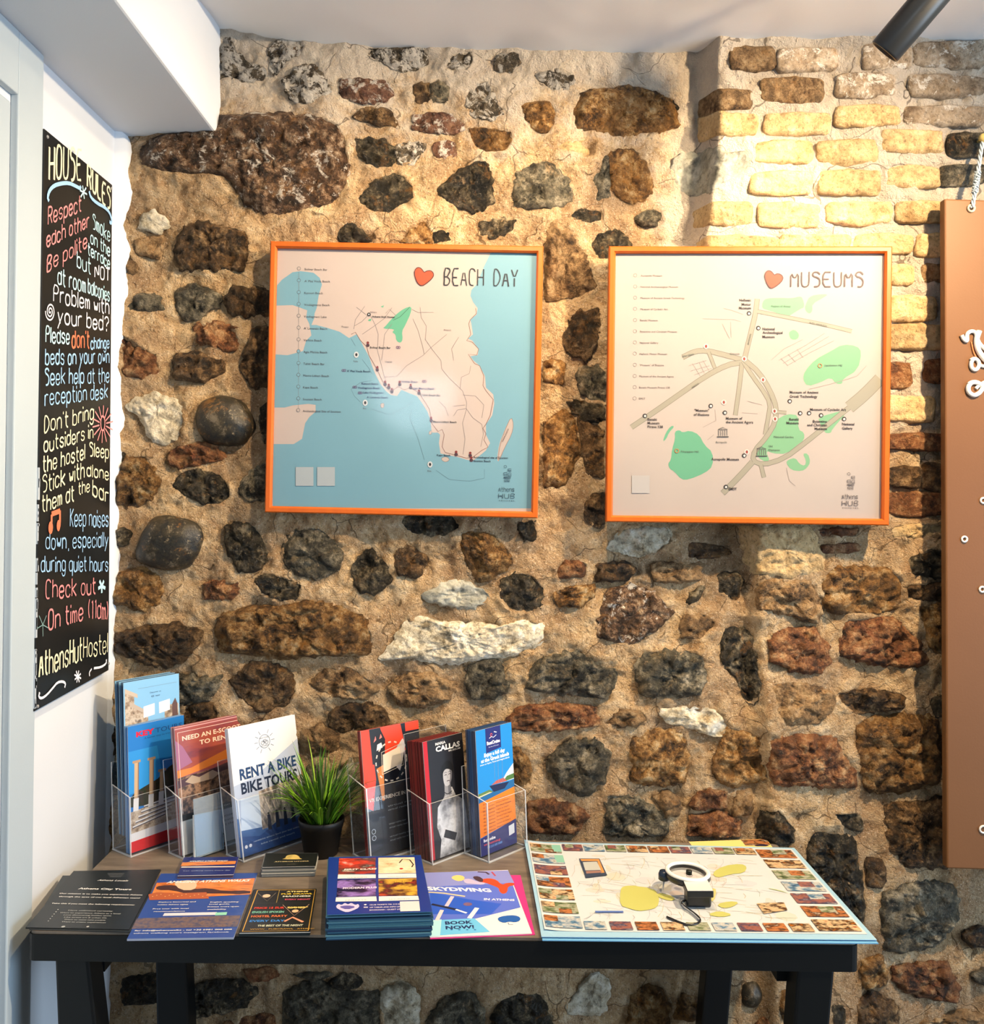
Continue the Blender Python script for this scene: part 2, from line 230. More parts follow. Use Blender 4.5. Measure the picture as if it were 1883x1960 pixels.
STONES = """
W 412,68 440,70 447,90 460,110 505,125 500,140 465,150 430,145 412,150
W 515,90 535,75 565,77 588,88 575,105 545,118 520,140 513,118
W 545,150 560,130 585,122 610,130 625,155 632,172 615,190 580,193 558,185 545,165
M 262,292 290,262 330,252 412,248 413,218 470,215 540,215 600,222 640,235 658,262 665,310 660,350 640,378 590,398 545,410 500,405 470,390 450,355 430,338 380,335 310,330 280,320
W 690,92 760,90 810,88 818,110 800,125 770,128 740,118 705,105
W 845,130 860,108 900,98 905,115 895,133 860,132
W 945,130 955,102 985,98 993,118 975,135
V 653,152 740,150 746,172 742,190 700,192 655,186
B 790,158 820,155 822,190 800,190 788,175
G 822,158 850,152 858,175 852,192 826,188
B 678,215 705,203 745,210 755,225 762,243 740,235 710,230 682,225
V 790,216 850,214 880,232 882,250 865,254 830,248 792,246
W 898,180 910,165 930,162 945,180 958,205 962,218 935,226 910,222 895,205
O 993,203 1015,196 1055,198 1065,215 1062,240 1050,257 1030,250 1010,230 1003,212
K 680,265 700,262 740,267 755,285 752,305 735,315 705,308 684,290
W 758,275 800,270 815,275 805,295 790,310 762,312
V 832,272 870,270 876,290 865,300 838,303 832,288
O 900,245 980,252 978,275 970,292 935,290 905,280
K 683,380 710,352 752,328 775,338 788,358 790,380 765,392 745,410 710,405 685,390
K 833,362 870,335 915,308 932,315 942,345 940,385 915,405 880,395 845,380
G 980,360 990,330 1020,318 1050,312 1080,338 1100,375 1095,390 1045,395 985,393
W 1020,142 1065,132 1100,145 1090,165 1060,172
Y 1035,282 1080,268 1140,272 1140,290 1135,305 1090,297 1045,290
O 1098,215 1110,185 1125,172 1160,170 1215,165 1250,172 1290,190 1298,215 1300,240 1260,250 1180,258 1125,250 1105,245
K 1088,415 1110,400 1150,405 1155,420 1120,425
G 1218,412 1240,402 1270,405 1262,420 1245,430 1222,425
O 1165,296 1190,286 1215,290 1235,310 1250,345 1248,368 1215,385 1195,378 1172,360 1168,330
G 1138,350 1150,305 1165,300 1168,340 1166,380 1142,382
L 1288,320 1300,295 1340,288 1390,292 1430,285 1432,305 1418,335 1380,345 1365,362 1340,370 1300,355
K 1270,186 1290,190 1300,208 1275,210
K 920,445 925,425 945,420 985,420 975,440 945,452
O 765,465 785,440 800,422 822,420 827,445 826,465
K 830,445 840,430 855,445 858,466 830,466
K 650,432 670,425 690,440 712,462 650,462
K 1132,470 1150,450 1180,440 1200,455 1210,470 1190,485 1160,500 1140,490
T 1044,450 1060,420 1090,440 1130,500 1140,550 1100,565 1045,575
B 1095,600 1148,590 1150,640 1125,690 1090,675 1075,655
O 1042,690 1060,688 1082,700 1080,725 1055,735 1042,728
G 1105,710 1140,700 1160,715 1160,770 1130,765 1110,745
K 1085,770 1110,768 1158,775 1157,808 1125,805 1100,788
O 1042,810 1080,785 1098,800 1108,850 1098,900 1080,930 1042,930
B 1104,800 1157,825 1157,915 1120,905 1112,850
B 1118,970 1130,950 1160,945 1157,990 1150,1010 1125,1000
P 262,432 270,408 295,402 315,415 318,432 290,440
T 257,455 300,452 298,490 262,486
T 238,475 250,500 262,515 240,520
B 332,465 345,435 380,424 420,432 470,445 476,465 470,495 455,518 430,512 390,515 350,515 330,500
G 245,580 270,562 300,562 312,590 285,598 245,600
G 330,565 345,548 380,545 415,560 420,572 400,590 375,605 350,605 335,590
B 425,570 445,548 490,550 515,555 515,605 470,600 440,600
R 370,618 410,615 452,628 450,660 435,672 400,660 375,655
B 330,690 340,675 375,675 425,692 425,710 405,722 370,728 330,722
R 230,640 250,650 295,680 300,705 270,725 235,720 228,690
P 240,772 285,752 330,765 350,790 352,815 330,840 305,850 285,835 270,800 245,785
S 375,800 385,770 420,758 460,768 480,800 487,820 465,848 430,850 395,845 380,825
R 322,870 340,855 395,848 425,865 420,880 375,890 340,897 322,885
O 222,900 240,875 275,875 290,900 305,930 290,950 250,970 222,960
K 327,930 345,905 375,898 415,910 440,935 440,950 420,965 385,962 345,945
G 455,940 480,900 512,885 512,955 470,955
B 455,700 470,670 480,630 516,625 516,735 480,740 470,715
K 497,780 516,765 516,850 500,842
K 226,895 238,870 232,868 222,890
S 262,1055 275,1020 295,992 325,988 375,1000 388,1025 378,1060 358,1085 320,1090 280,1080 262,1070
K 222,1015 245,1012 250,1030 235,1045 222,1030
K 432,1030 430,1010 445,998 480,1008 500,1035 510,1070 490,1090 455,1095 450,1075 435,1055
G 540,1055 545,1040 560,1015 600,1010 630,1030 650,1055 645,1090 615,1103 575,1102 550,1085
O 212,1125 230,1098 270,1088 300,1105 308,1130 300,1155 265,1172 245,1155 215,1160
R 388,1115 450,1112 455,1135 440,1145 395,1147
K 485,1110 505,1098 540,1105 577,1120 570,1145 535,1150 505,1138
B 230,1210 280,1195 340,1195 385,1212 372,1240 350,1265 320,1278 260,1265 215,1250 212,1220
O 415,1190 430,1172 480,1162 540,1160 600,1152 650,1162 700,1185 713,1215 705,1250 680,1258 610,1255 540,1262 480,1252 425,1250 418,1225
G 335,1295 380,1297 425,1295 415,1320 400,1340 365,1345 333,1345
B 440,1305 475,1270 520,1272 555,1290 565,1325 550,1350 500,1365 470,1345 450,1320
K 760,1000 785,985 890,985 880,1012 850,1024 810,1026 775,1012
O 880,1040 885,1020 915,1013 945,1025 975,1065 980,1078 950,1100 935,1112 910,1108 895,1085
K 675,1090 690,1065 712,1048 718,1065 742,1095 745,1115 715,1137 685,1130 675,1105
B 752,1080 762,1048 795,1050 820,1075 800,1100 770,1102
L 805,1140 845,1118 885,1112 930,1135 935,1150 900,1165 850,1160 815,1150
P 725,1262 760,1220 775,1190 810,1180 850,1195 950,1198 1000,1185 1048,1195 1045,1220 1020,1245 970,1258 910,1262 850,1272 790,1260 735,1265
K 955,1140 965,1110 990,1098 1020,1105 1040,1130 1035,1160 1010,1170 975,1168 958,1150
T 590,1310 620,1285 670,1282 700,1300 720,1320 700,1340 650,1335 610,1325
T 745,1310 780,1295 830,1290 865,1310 862,1340 820,1352 770,1355 750,1335
G 895,1280 930,1262 958,1270 970,1310 972,1325 930,1340 900,1335 893,1305
B 630,1365 660,1350 710,1350 740,1365 740,1400 640,1400
K 990,1010 1020,995 1025,1020 1020,1037 1000,1030
P 1162,1050 1195,1015 1230,1008 1275,1010 1285,1035 1260,1055 1225,1065 1180,1055
B 1315,1050 1325,1038 1395,1050 1400,1060 1355,1068 1318,1066
R 1063,1095 1075,1075 1100,1072 1122,1080 1120,1102 1070,1108
B 1143,1080 1215,1080 1210,1110 1145,1112
T 1250,1080 1345,1078 1342,1112 1255,1116
O 1063,1135 1090,1125 1140,1120 1135,1145 1100,1163 1065,1160
M 1142,1210 1158,1150 1165,1130 1215,1122 1250,1135 1290,1175 1250,1210 1215,1235 1180,1232 1145,1220
T 1310,1180 1345,1178 1372,1195 1345,1220 1305,1222
K 1315,1150 1340,1122 1348,1130 1322,1159
K 1375,1130 1380,1100 1415,1095 1420,1110 1410,1150 1395,1140
G 1008,1320 1025,1270 1060,1255 1110,1250 1140,1275 1180,1285 1178,1310 1160,1340 1100,1330 1030,1325
G 1218,1275 1240,1250 1290,1248 1345,1255 1350,1300 1340,1330 1290,1335 1235,1335 1222,1300
R 970,1375 1000,1355 1060,1350 1140,1355 1148,1390 1100,1397 1010,1402 975,1395
T 1158,1385 1190,1360 1230,1365 1240,1380 1225,1390 1180,1390
P 1265,1360 1310,1355 1370,1365 1395,1390 1375,1412 1330,1395 1280,1385
G 1050,1460 1080,1425 1140,1418 1170,1450 1155,1500 1120,1525 1080,1515 1055,1480
O 1210,1500 1215,1415 1270,1400 1305,1405 1318,1450 1310,1500 1260,1505
O 978,1430 995,1430 1018,1480 1010,1505 980,1505
R 1010,1590 1015,1540 1050,1535 1110,1548 1128,1565 1110,1590 1090,1598 1015,1598
G 1160,1600 1165,1525 1205,1528 1250,1550 1280,1580 1275,1602
R 1320,1545 1350,1515 1390,1515 1392,1548 1340,1552
R 1315,1602 1330,1565 1390,1558 1415,1575 1418,1605
O 1365,1470 1380,1430 1390,1395 1430,1400 1455,1420 1465,1500 1400,1508 1372,1490
Y 1425,1008 1550,1008 1575,1050 1578,1095 1500,1100 1445,1095 1430,1050
R 1565,1012 1645,1012 1640,1024 1575,1027
R 1570,1045 1640,1040 1650,1048 1640,1055 1575,1060
T 1455,1120 1480,1110 1550,1115 1575,1165 1568,1195 1520,1180 1455,1165
O 1582,1100 1600,1085 1700,1090 1725,1110 1725,1155 1690,1175 1600,1175 1582,1160
R 1475,1235 1500,1210 1560,1203 1588,1240 1590,1270 1570,1290 1520,1285 1485,1270
R 1610,1255 1620,1190 1700,1180 1730,1200 1760,1230 1782,1270 1740,1280 1640,1265
K 1380,1230 1390,1205 1425,1203 1445,1225 1450,1280 1458,1310 1448,1350 1430,1345 1410,1300 1385,1265
K 1740,1065 1775,1055 1812,1052 1812,1105 1740,1100
Y 1705,1010 1760,1003 1812,1005 1812,1022 1770,1030 1710,1027
B 1728,1120 1812,1115 1812,1150 1735,1150
O 1755,1160 1812,1154 1812,1260 1785,1240
T 1485,1310 1540,1310 1600,1330 1595,1360 1560,1385 1500,1390 1485,1360
B 1605,1330 1640,1322 1730,1330 1730,1358 1640,1365 1610,1350
K 1785,1340 1812,1335 1812,1375 1790,1370
R 1472,1420 1500,1405 1600,1408 1612,1440 1640,1480 1640,1510 1560,1505 1480,1500 1473,1460
O 1642,1400 1670,1378 1730,1368 1790,1372 1805,1420 1800,1500 1740,1515 1665,1520 1650,1460
B 1700,1545 1760,1530 1812,1530 1812,1660 1740,1660 1700,1630 1698,1580
K 1450,1600 1460,1555 1490,1550 1520,1590 1520,1615 1455,1610
K 1545,1625 1560,1600 1640,1605 1645,1680 1655,1740 1650,1790 1620,1760 1560,1690
K 1597,1558 1640,1558 1650,1575 1655,1592 1630,1590 1610,1580
G 1690,1710 1750,1690 1830,1700 1835,1760 1800,1815 1730,1825 1695,1820 1685,1760
R 1712,1855 1790,1850 1815,1845 1840,1900 1838,1925 1790,1915 1735,1900 1712,1880
B 1845,1790 1890,1780 1890,1815 1865,1815
G 1860,1870 1890,1855 1890,1890
B 1645,1920 1680,1905 1720,1930 1720,1975 1640,1975
K 232,1885 250,1875 300,1880 300,1925 235,1925
K 350,1905 400,1890 460,1885 490,1900 470,1930 380,1955 350,1950
R 465,1862 530,1860 530,1875 480,1885
G 540,1905 600,1878 660,1905 720,1900 730,1975 540,1975
P 730,1900 770,1885 805,1905 800,1975 735,1975
G 815,1955 850,1915 900,1905 925,1940 925,1975 815,1975
K 945,1940 980,1910 1030,1910 1055,1950 1050,1975 940,1975
P 1085,1935 1120,1890 1145,1868 1165,1885 1160,1945 1090,1945
O 1205,1960 1215,1910 1240,1898 1270,1905 1280,1935 1280,1975 1210,1975
O 1295,1930 1315,1910 1355,1915 1355,1950 1300,1955
S 1418,1900 1425,1885 1445,1880 1460,1905 1450,1925 1430,1928 1418,1915
O 1490,1930 1500,1900 1530,1895 1530,1950 1505,1955
K 1590,1930 1612,1925 1612,1970 1590,1970
K 628,1885 660,1866 690,1870 680,1895 650,1897
R 1440,1965 1455,1950 1475,1955 1475,1975
B 206,1400 224,1395 228,1440 208,1445
K 207,1465 226,1470 224,1520 206,1525
O 205,1545 226,1540 222,1610 205,1600
T 575,1400 610,1390 650,1405 640,1440 600,1450 578,1430
P 640,1475 672,1450 682,1500 650,1530 636,1510
G 585,1470 612,1465 622,1520 590,1530
B 350,1355 400,1345 420,1365 390,1395 350,1390
T 1410,1515 1440,1530 1438,1560 1405,1560
B 1660,1640 1690,1650 1690,1700 1662,1690
O 1650,1850 1690,1835 1700,1880 1660,1895
T 1255,1530 1290,1520 1310,1550 1280,1570
G 560,1868 600,1862 640,1866 610,1876
T 1770,1960 1850,1945 1890,1950 1890,1975 1770,1975
R 430,1962 520,1950 530,1975 430,1975
"""  # one dark stone at the lower right stands in for a shaded hole
BRICKS = """
Q 1492 92 1603 130
Q 1655 88 1745 130
T 1400 90 1482 128
Q 1752 78 1885 124
T 1460 150 1576 190
Q 1606 142 1712 184
Q 1745 142 1885 180
T 1352 170 1440 204
Y 1345 215 1448 254
Y 1470 215 1587 254
Y 1604 202 1720 238
Q 1735 200 1885 236
Y 1450 270 1553 308
Y 1568 268 1677 310
Y 1690 250 1805 290
K 1822 253 1890 294
Y 1440 328 1552 368
Y 1574 327 1685 370
Y 1698 318 1802 355
G 1807 314 1890 349
Y 1340 388 1436 428
Y 1455 388 1570 430
Y 1588 386 1708 425
Y 1722 385 1812 422
Y 1345 450 1490 478
Y 1500 448 1630 478
Y 1642 447 1750 482
Y 1760 447 1812 487
Y 1706 508 1752 541
T 1768 505 1812 540
Y 1704 566 1792 611
Y 1702 622 1812 666
R 1702 695 1745 740
R 1775 690 1812 730
Y 1700 760 1790 804
R 1700 832 1812 862
B 1698 895 1764 932
B 1769 890 1812 936
R 1696 944 1812 986
"""
# ---------------------------------------------------------------- stone wall
def vnoise(x, y, seed):
    rs = np.random.RandomState(seed); T = rs.rand(256, 256)
    xi = np.floor(x).astype(int); yi = np.floor(y).astype(int); fx = x-xi; fy = y-yi
    fx = fx*fx*(3-2*fx); fy = fy*fy*(3-2*fy); a = T[xi & 255, yi & 255]; b = T[(xi+1) & 255, yi & 255]
    c = T[xi & 255, (yi+1) & 255]; d = T[(xi+1) & 255, (yi+1) & 255]
    return (a*(1-fx)+b*fx)*(1-fy)+(c*(1-fx)+d*fx)*fy-.5
def fbm(x, y, sc, octv, seed, g=.5):
    s = 0; am = 1
    for i in range(octv): s = s+am*vnoise(x*sc+7.3*i+50, y*sc+3.1*i+50, seed+i); am *= g; sc *= 2.03
    return s
STEP = [(EZ-1.0, .515), (EZ-.62, .515), (EZ-.52, .50), (EZ-.2, .478), (EZ-.08, .47), (EZ+.03, .45), (EZ+.25, .40), (EZ+.44, .365), (EZ+.62, .385), (EZ+.9, .378)]
def prot(x, z):                               # the masonry to the right stands proud of the rubble wall
    x = np.asarray(x, float); z = np.asarray(z, float)
    sx = np.interp(z, [a for a, b in STEP], [b for a, b in STEP])
    t = np.clip((x-sx)/.028, 0, 1); t = t*t*(3-2*t)
    return t*np.interp(z, [EZ-1, EZ-.3, EZ+.1, EZ+.5], [.022, .028, .045, .06])+.012*np.exp(-((x+.35)**2+(z-EZ-.62)**2)/.03)
def relief(x, z):
    return fbm(x, z, 7, 3, 3)*.020+fbm(x, z, 24, 3, 11)*.013+fbm(x, z, 95, 3, 23)*.0042
def walls_xy(px, py, h=0):
    p = at(px, py); q = float(prot(p.x, p.z))+h
    p = at(px, py, -q); return p.x, p.z
wg = G()
def build_stones():
    out = []
    rows = [('s', l.split()) for l in STONES.strip().splitlines()]+[('b', l.split()) for l in BRICKS.strip().splitlines()]
    for kind, r in rows:
        rnd = random.Random(r[1]+r[0])
        if kind == 's': pts = [tuple(float(q) for q in p.split(',')) for p in r[1:]]
        else:
            x0, y0, x1, y1 = map(float, r[1:]); j = lambda: rnd.uniform(-2.5, 2.5)
            pts = [(x0+j(), y0+4+j()), (x0+5, y0+j()), ((x0+x1)/2, y0+j()), (x1-5, y0+j()), (x1+j(), y0+4), (x1+j(), y1-5), (x1-6, y1+j()), ((x0+x1)/2+j()*4, y1+j()), (x0+7, y1+j()), (x0+j(), y1-4)]
        P = [walls_xy(a, b, .006) for a, b in pts]
        ar = .5*sum(P[i][0]*P[(i+1) % len(P)][1]-P[(i+1) % len(P)][0]*P[i][1] for i in range(len(P)))
        if ar < 0: P = P[::-1]
        out.append((kind, r[0], P, abs(ar), rnd))
    return out
SL = build_stones()
xs = np.concatenate([np.arange(-.70, 1.08, .0034), np.arange(1.08, 2.0, .03)])
zs = np.concatenate([np.arange(0, EZ-.60, .03), np.arange(EZ-.60, EZ+.86, .0034)])
X, Z = np.meshgrid(xs, zs); H = prot(X, Z)+relief(X, Z)
for kind, t, P, ar, rnd in SL:                # mortar is pressed up against every stone, never over it
    a = np.array(P); m = .022
    i0, i1 = np.searchsorted(xs, [a[:, 0].min()-m, a[:, 0].max()+m]); j0, j1 = np.searchsorted(zs, [a[:, 1].min()-m, a[:, 1].max()+m])
    if i1-i0 < 2 or j1-j0 < 2: continue
    x = X[j0:j1, i0:i1]; z = Z[j0:j1, i0:i1]; dm = np.full(x.shape, 9.); ins = np.zeros(x.shape, bool)
    for k in range(len(a)):
        p, q = a[k], a[(k+1) % len(a)]; e = q-p; tt = np.clip(((x-p[0])*e[0]+(z-p[1])*e[1])/(e@e+1e-12), 0, 1)
        dm = np.minimum(dm, np.hypot(x-p[0]-tt*e[0], z-p[1]-tt*e[1]))
        c = ((p[1] > z) != (q[1] > z)) & (x < (q[0]-p[0])*(z-p[1])/(q[1]-p[1]+1e-12)+p[0]); ins ^= c
    lip = rnd.uniform(-.004, .0055) if kind == 's' else rnd.uniform(-.004, .001)
    H[j0:j1, i0:i1] += np.where(ins, -np.minimum(dm*1.1, .012), lip*np.exp(-dm/.007))
V = [(float(a), float(-h), float(b)) for a, h, b in zip(X.ravel(), H.ravel(), Z.ravel())]
n = len(xs); nz = len(zs)
me = bpy.data.meshes.new('wall_back'); idx = np.arange(n*nz).reshape(nz, n)
q = np.stack([idx[:-1, :-1], idx[:-1, 1:], idx[1:, 1:], idx[1:, :-1]], -1).reshape(-1, 4)
me.vertices.add(n*nz); me.vertices.foreach_set('co', np.array(V, dtype=np.float32).ravel())
me.loops.add(q.size); me.loops.foreach_set('vertex_index', q.ravel().astype(np.int32))
me.polygons.add(len(q)); me.polygons.foreach_set('loop_start', np.arange(0, q.size, 4, dtype=np.int32))
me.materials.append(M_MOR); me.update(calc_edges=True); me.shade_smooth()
WB = bpy.data.objects.new('wall_back', me); COL.objects.link(WB); WL[WB.name] = Vector((0, 0, 0))
tag(WB, 'rough rubble stone wall pointed with sandy lime mortar', kind='structure')
def stone(kind, t, P, ar, rnd):
    R = math.sqrt(ar/math.pi); C = np.mean(P, 0)
    # area centroid
    cx = cz = s = 0
    for i in range(len(P)):
        a, b = P[i], P[(i+1) % len(P)]; k = a[0]*b[1]-b[0]*a[1]; s += k; cx += (a[0]+b[0])*k; cz += (a[1]+b[1])*k
    cx /= 3*s; cz /= 3*s
    if t == 'M' and R > .12: cx += .03
    per = sum(math.dist(P[i], P[(i+1) % len(P)]) for i in range(len(P)))
    n = int(min(120, max(20, per/.0045))); rings = int(min(44, max(6, max(math.dist((cx, cz), q) for q in P)/.0048)))
    B = (.0085+.22*R if kind == 's' else .006+rnd.uniform(0, .004)); B = min(B, .034)
    if t == 'S': B = .012+.42*R
    if t in 'PLY' and kind == 's': B *= .62
    if t == 'W': B *= .7
    # resample outline
    L = []; step = per/n; acc = 0; i = 0; p = P[0]
    for k in range(n):
        tgt = k*step; 
        while True:
            a, b = P[i % len(P)], P[(i+1) % len(P)]; l = math.dist(a, b)
            if acc+l >= tgt or i > len(P): break
            acc += l; i += 1
        u = (tgt-acc)/max(l, 1e-9); L.append((a[0]+(b[0]-a[0])*u, a[1]+(b[1]-a[1])*u))
    for _ in range(5 if t == 'S' else 2 if kind == 's' else 1): L = [((L[k-1][0]+2*L[k][0]+L[(k+1) % n][0])/4, (L[k-1][1]+2*L[k][1]+L[(k+1) % n][1])/4) for k in range(n)]
    rg = .0 if t == 'S' else (.0036 if kind == 's' else .0012)
    L2 = []
    for k, (x, z) in enumerate(L):
        d = math.hypot(x-cx, z-cz)+1e-9; o = rg*noise.noise(Vector((x*90, z*90, 3)))*2+rg*noise.noise(Vector((x*260, z*260, 9)))+.0040
        L2.append((x, z, (x-cx)/d*o, (z-cz)/d*o))
    cuts = [] if t == 'S' else [(rnd.uniform(0, 6.28), rnd.uniform(.15, .6), rnd.uniform(.7, 1.02)) for _ in range(rnd.randint(3, 5))]
    if kind == 'b': cuts = [(rnd.uniform(0, 6.28), rnd.uniform(.02, .08), 1.0) for _ in range(2)]
    vs = []; f = []
    def hgt(r, x, z):
        if t == 'S': h = B*math.sqrt(max(0, 1-r**2.4))
        else: h = B*(1-r**(5.0 if kind == 's' else 14))
        for ph, sl, of in cuts: h = min(h, B*of-sl*min(1, .028/R)*((x-cx)*math.cos(ph)+(z-cz)*math.sin(ph))*(.55 if kind == 's' else 1)+.0)
        if t != 'S':
            e = min(1, (1-r)*5)
            k1 = 34 if kind == 's' else 60; am = (.0075 if kind == 's' else .003)*min(1, R/.025)
            h += e*(am*noise.noise(Vector((x*k1, z*k1, cx*9)))+am*.55*noise.noise(Vector((x*95, z*95, 1)))+am*.35*noise.noise(Vector((x*240, z*240, 7))))
            h += e*am*.5*(.5-abs(noise.noise(Vector((x*k1*1.7, z*k1*1.7, cz*9)))))
            if kind == 's':
                q = Vector((x*30+noise.noise(Vector((x*20, z*20, 4))), z*30, cx*9)); d_ = noise.voronoi(q)[0]; q2 = Vector((x*72, z*72, cx*5)); d2 = noise.voronoi(q2)[0]
                wv = .35 if t in 'PLY' else 1
                h += e*am*wv*(1.5*(.42-d_[0])+.8*(.42-d2[0])-.5*max(0, .18-(d_[1]-d_[0]))*5)
        return h
    rs = [0.0]+[1-(1-k/rings)**1.35 for k in range(1, rings+1)]
    for k, r in enumerate(rs):
        if k == 0:
            vs.append((cx, cz, hgt(0, cx, cz))); continue
        for x, z, jx, jz in L2:
            a = cx+(x-cx)*r+jx*r**4; b = cz+(z-cz)*r+jz*r**4; vs.append((a, b, hgt(r, a, b) if k < rings else 0.001))
    for x, z, jx, jz in L2: vs.append((x+jx, z+jz, -.016))
    m = len(vs); xa = np.array(vs); pr = prot(xa[:, 0], xa[:, 1])+fbm(xa[:, 0], xa[:, 1], 7, 2, 3)*.014
    g = G(); W = [Vector((v[0], -(v[2]+float(p)), v[1])) for v, p in zip(vs, pr)]
    f += [(0, 1+k, 1+(k+1) % n) for k in range(n)]
    for k in range(rings):
        o = 1+k*n
        f += [(o+j, o+n+j, o+n+(j+1) % n, o+(j+1) % n) for j in range(n)]
    g.add(W, f)
    return obj('brick' if kind == 'b' else 'stone', g, MS[t], WB, smooth=True)
for a in SL: stone(*a)
# ---------------------------------------------------------------- room shell
XL = -.677
def slab(name, a, b, m, label, kind='structure', parent=None):
    return tag(obj(name, G().box(a, b), m, parent), label, kind=kind)
slab('wall_left', (XL-.12, -3.2, 0), (XL, .03, 2.6), M_PLA, 'smooth white plastered side wall')
slab('floor', (-2.2, -5.6, -.06), (3.2, .05, 0), plaster('floor_screed', (120, 112, 104)), 'grey floor')
# ceiling with a slightly wavy plaster edge against the stones
g = G(); cx_ = np.linspace(XL, 2.4, 90); cy_ = np.concatenate([np.linspace(.04, -.2, 9), np.linspace(-.5, -5.6, 8)])
for y in cy_:
    for x in cx_:
        e = math.exp(-((y+.02)/.14)**2)
        zz = EZ+.806+e*(.028*math.exp(-((x+.50)/.13)**2)-.004*math.exp(-((x-.2)/.2)**2)+.003*noise.noise(Vector((x*14, y*9, 0)))+.0025*noise.noise(Vector((x*45, 1, 0))))
        g.v.append(Vector((x, y, zz)))
k = len(cx_)
for j in range(len(cy_)-1):
    for i in range(k-1): g.f.append((j*k+i, j*k+i+1, (j+1)*k+i+1, (j+1)*k+i)); g.m.append(0)
tag(obj('ceiling', g, M_CEI, smooth=True), 'white painted ceiling with an uneven edge against the stones', kind='structure')
bz = at(412, 250, -.03).z; bx = at(412, 150, -.03).x
tag(obj('trim_1', G().box((XL-.1, -3.2, bz), (bx, .03, EZ+.86)), M_PLA, bevel=.004), 'boxed white beam running along the side wall under the ceiling', kind='structure')
# plaster edge where the white wall meets the stones
g = G(); pts = []
for i in range(150):
    z = i/149*2.2+.02; tz = min(1, max(0, (z-EZ+.35)/.75)); wdt = .003+.013*tz+(.003+.006*tz)*noise.noise(Vector((z*16, 2, 0)))*2+.006*noise.noise(Vector((z*55, 5, 0)))
    z0 = z
    pts.append((XL+max(.001, wdt), z0))
vs = [Vector((XL-.01, -.024, z)) for x, z in pts]+[Vector((x, -.016-.006*noise.noise(Vector((z*30, 9, 0))), z)) for x, z in pts]+[Vector((x+.004, .02, z)) for x, z in pts]
k = len(pts); f = [(i, i+1, k+i+1, k+i) for i in range(k-1)]+[(k+i, k+i+1, 2*k+i+1, 2*k+i) for i in range(k-1)]
g.add(vs, f); tag(obj('trim_2', g, M_PLA, smooth=True), 'ragged plaster edge between the white wall and the stones', kind='structure')
# door and casing in the side wall, nearest the camera
dy0 = -D+ 1800*.677/867
d = empty('door_1', (XL, dy0, 0), 'pale painted door and casing at the left edge', kind='structure')
tag(d, kind='structure')
obj('casing', G().box((XL, dy0-.075, 0), (XL+.012, dy0, bz+.0)).box((XL, -3.0, bz-.09), (XL+.012, dy0-.075, bz)), M_DOOR, d, bevel=.002)
obj('door_panel', G().box((XL-.02, -3.0, 0), (XL+.008, dy0-.088, bz-.105)), M_DOOR, d, bevel=.003)
# ---------------------------------------------------------------- flat print on real surfaces
SF = {k: v for k, v in (e.split('=') for e in '''a=4536160503123243/4742
b=0802/0516364543321203
c=4536160503123243
d=4842/4536160503123243
e=04444536160503123243
f=37281712/0636
g=4536160503123243/4641301001
h=0802/0516364542
i=0602/0708
k=0802/4604/1442
l=0802
m=0602/05162522/25364542
n=0602/0516364542
o=160503123243453616
p=0600/0516364543321203
q=4640/4536160503123243
r=0602/05162636
s=45361605143443321203
t=18132232/0636
u=0603123243/4642
v=062246
w=0612253246
y=0622/4600
A=022848/1434
B=02083847362505/25443202
C=47381807031232
D=02082846442202
E=48080242/0535
H=0802/4842/0545
K=0802/4805/1542
L=080242
M=0208254842
N=02084248
O=180703123243473818
P=02083847463505
R=0802/083847463505/2542
S=47381807162645433212
T=0848/2822
U=080312324348
Y=082548/2522
1=172822
(=28161422
)=08161402
'=0807
?=07183847462524/2322
,=1211'''.splitlines())}
SF['='] = ''
SF['A'] = '022842/1434'
FCACHE = {}
def font_mesh(s, bold=0):
    k = (s, bold)
    if k in FCACHE: return FCACHE[k]
    cu = bpy.data.curves.new('t', 'FONT'); cu.body = s; cu.size = 1; cu.offset = bold*.02; cu.resolution_u = 2
    o = bpy.data.objects.new('t', cu); COL.objects.link(o)
    me = bpy.data.meshes.new_from_object(o.evaluated_get(bpy.context.evaluated_depsgraph_get()))
    vs = [(v.co.x, v.co.y) for v in me.vertices]; fs = [tuple(p.vertices) for p in me.polygons]
    bpy.data.objects.remove(o); bpy.data.curves.remove(cu); bpy.data.meshes.remove(me)
    FCACHE[k] = (vs, fs); return FCACHE[k]
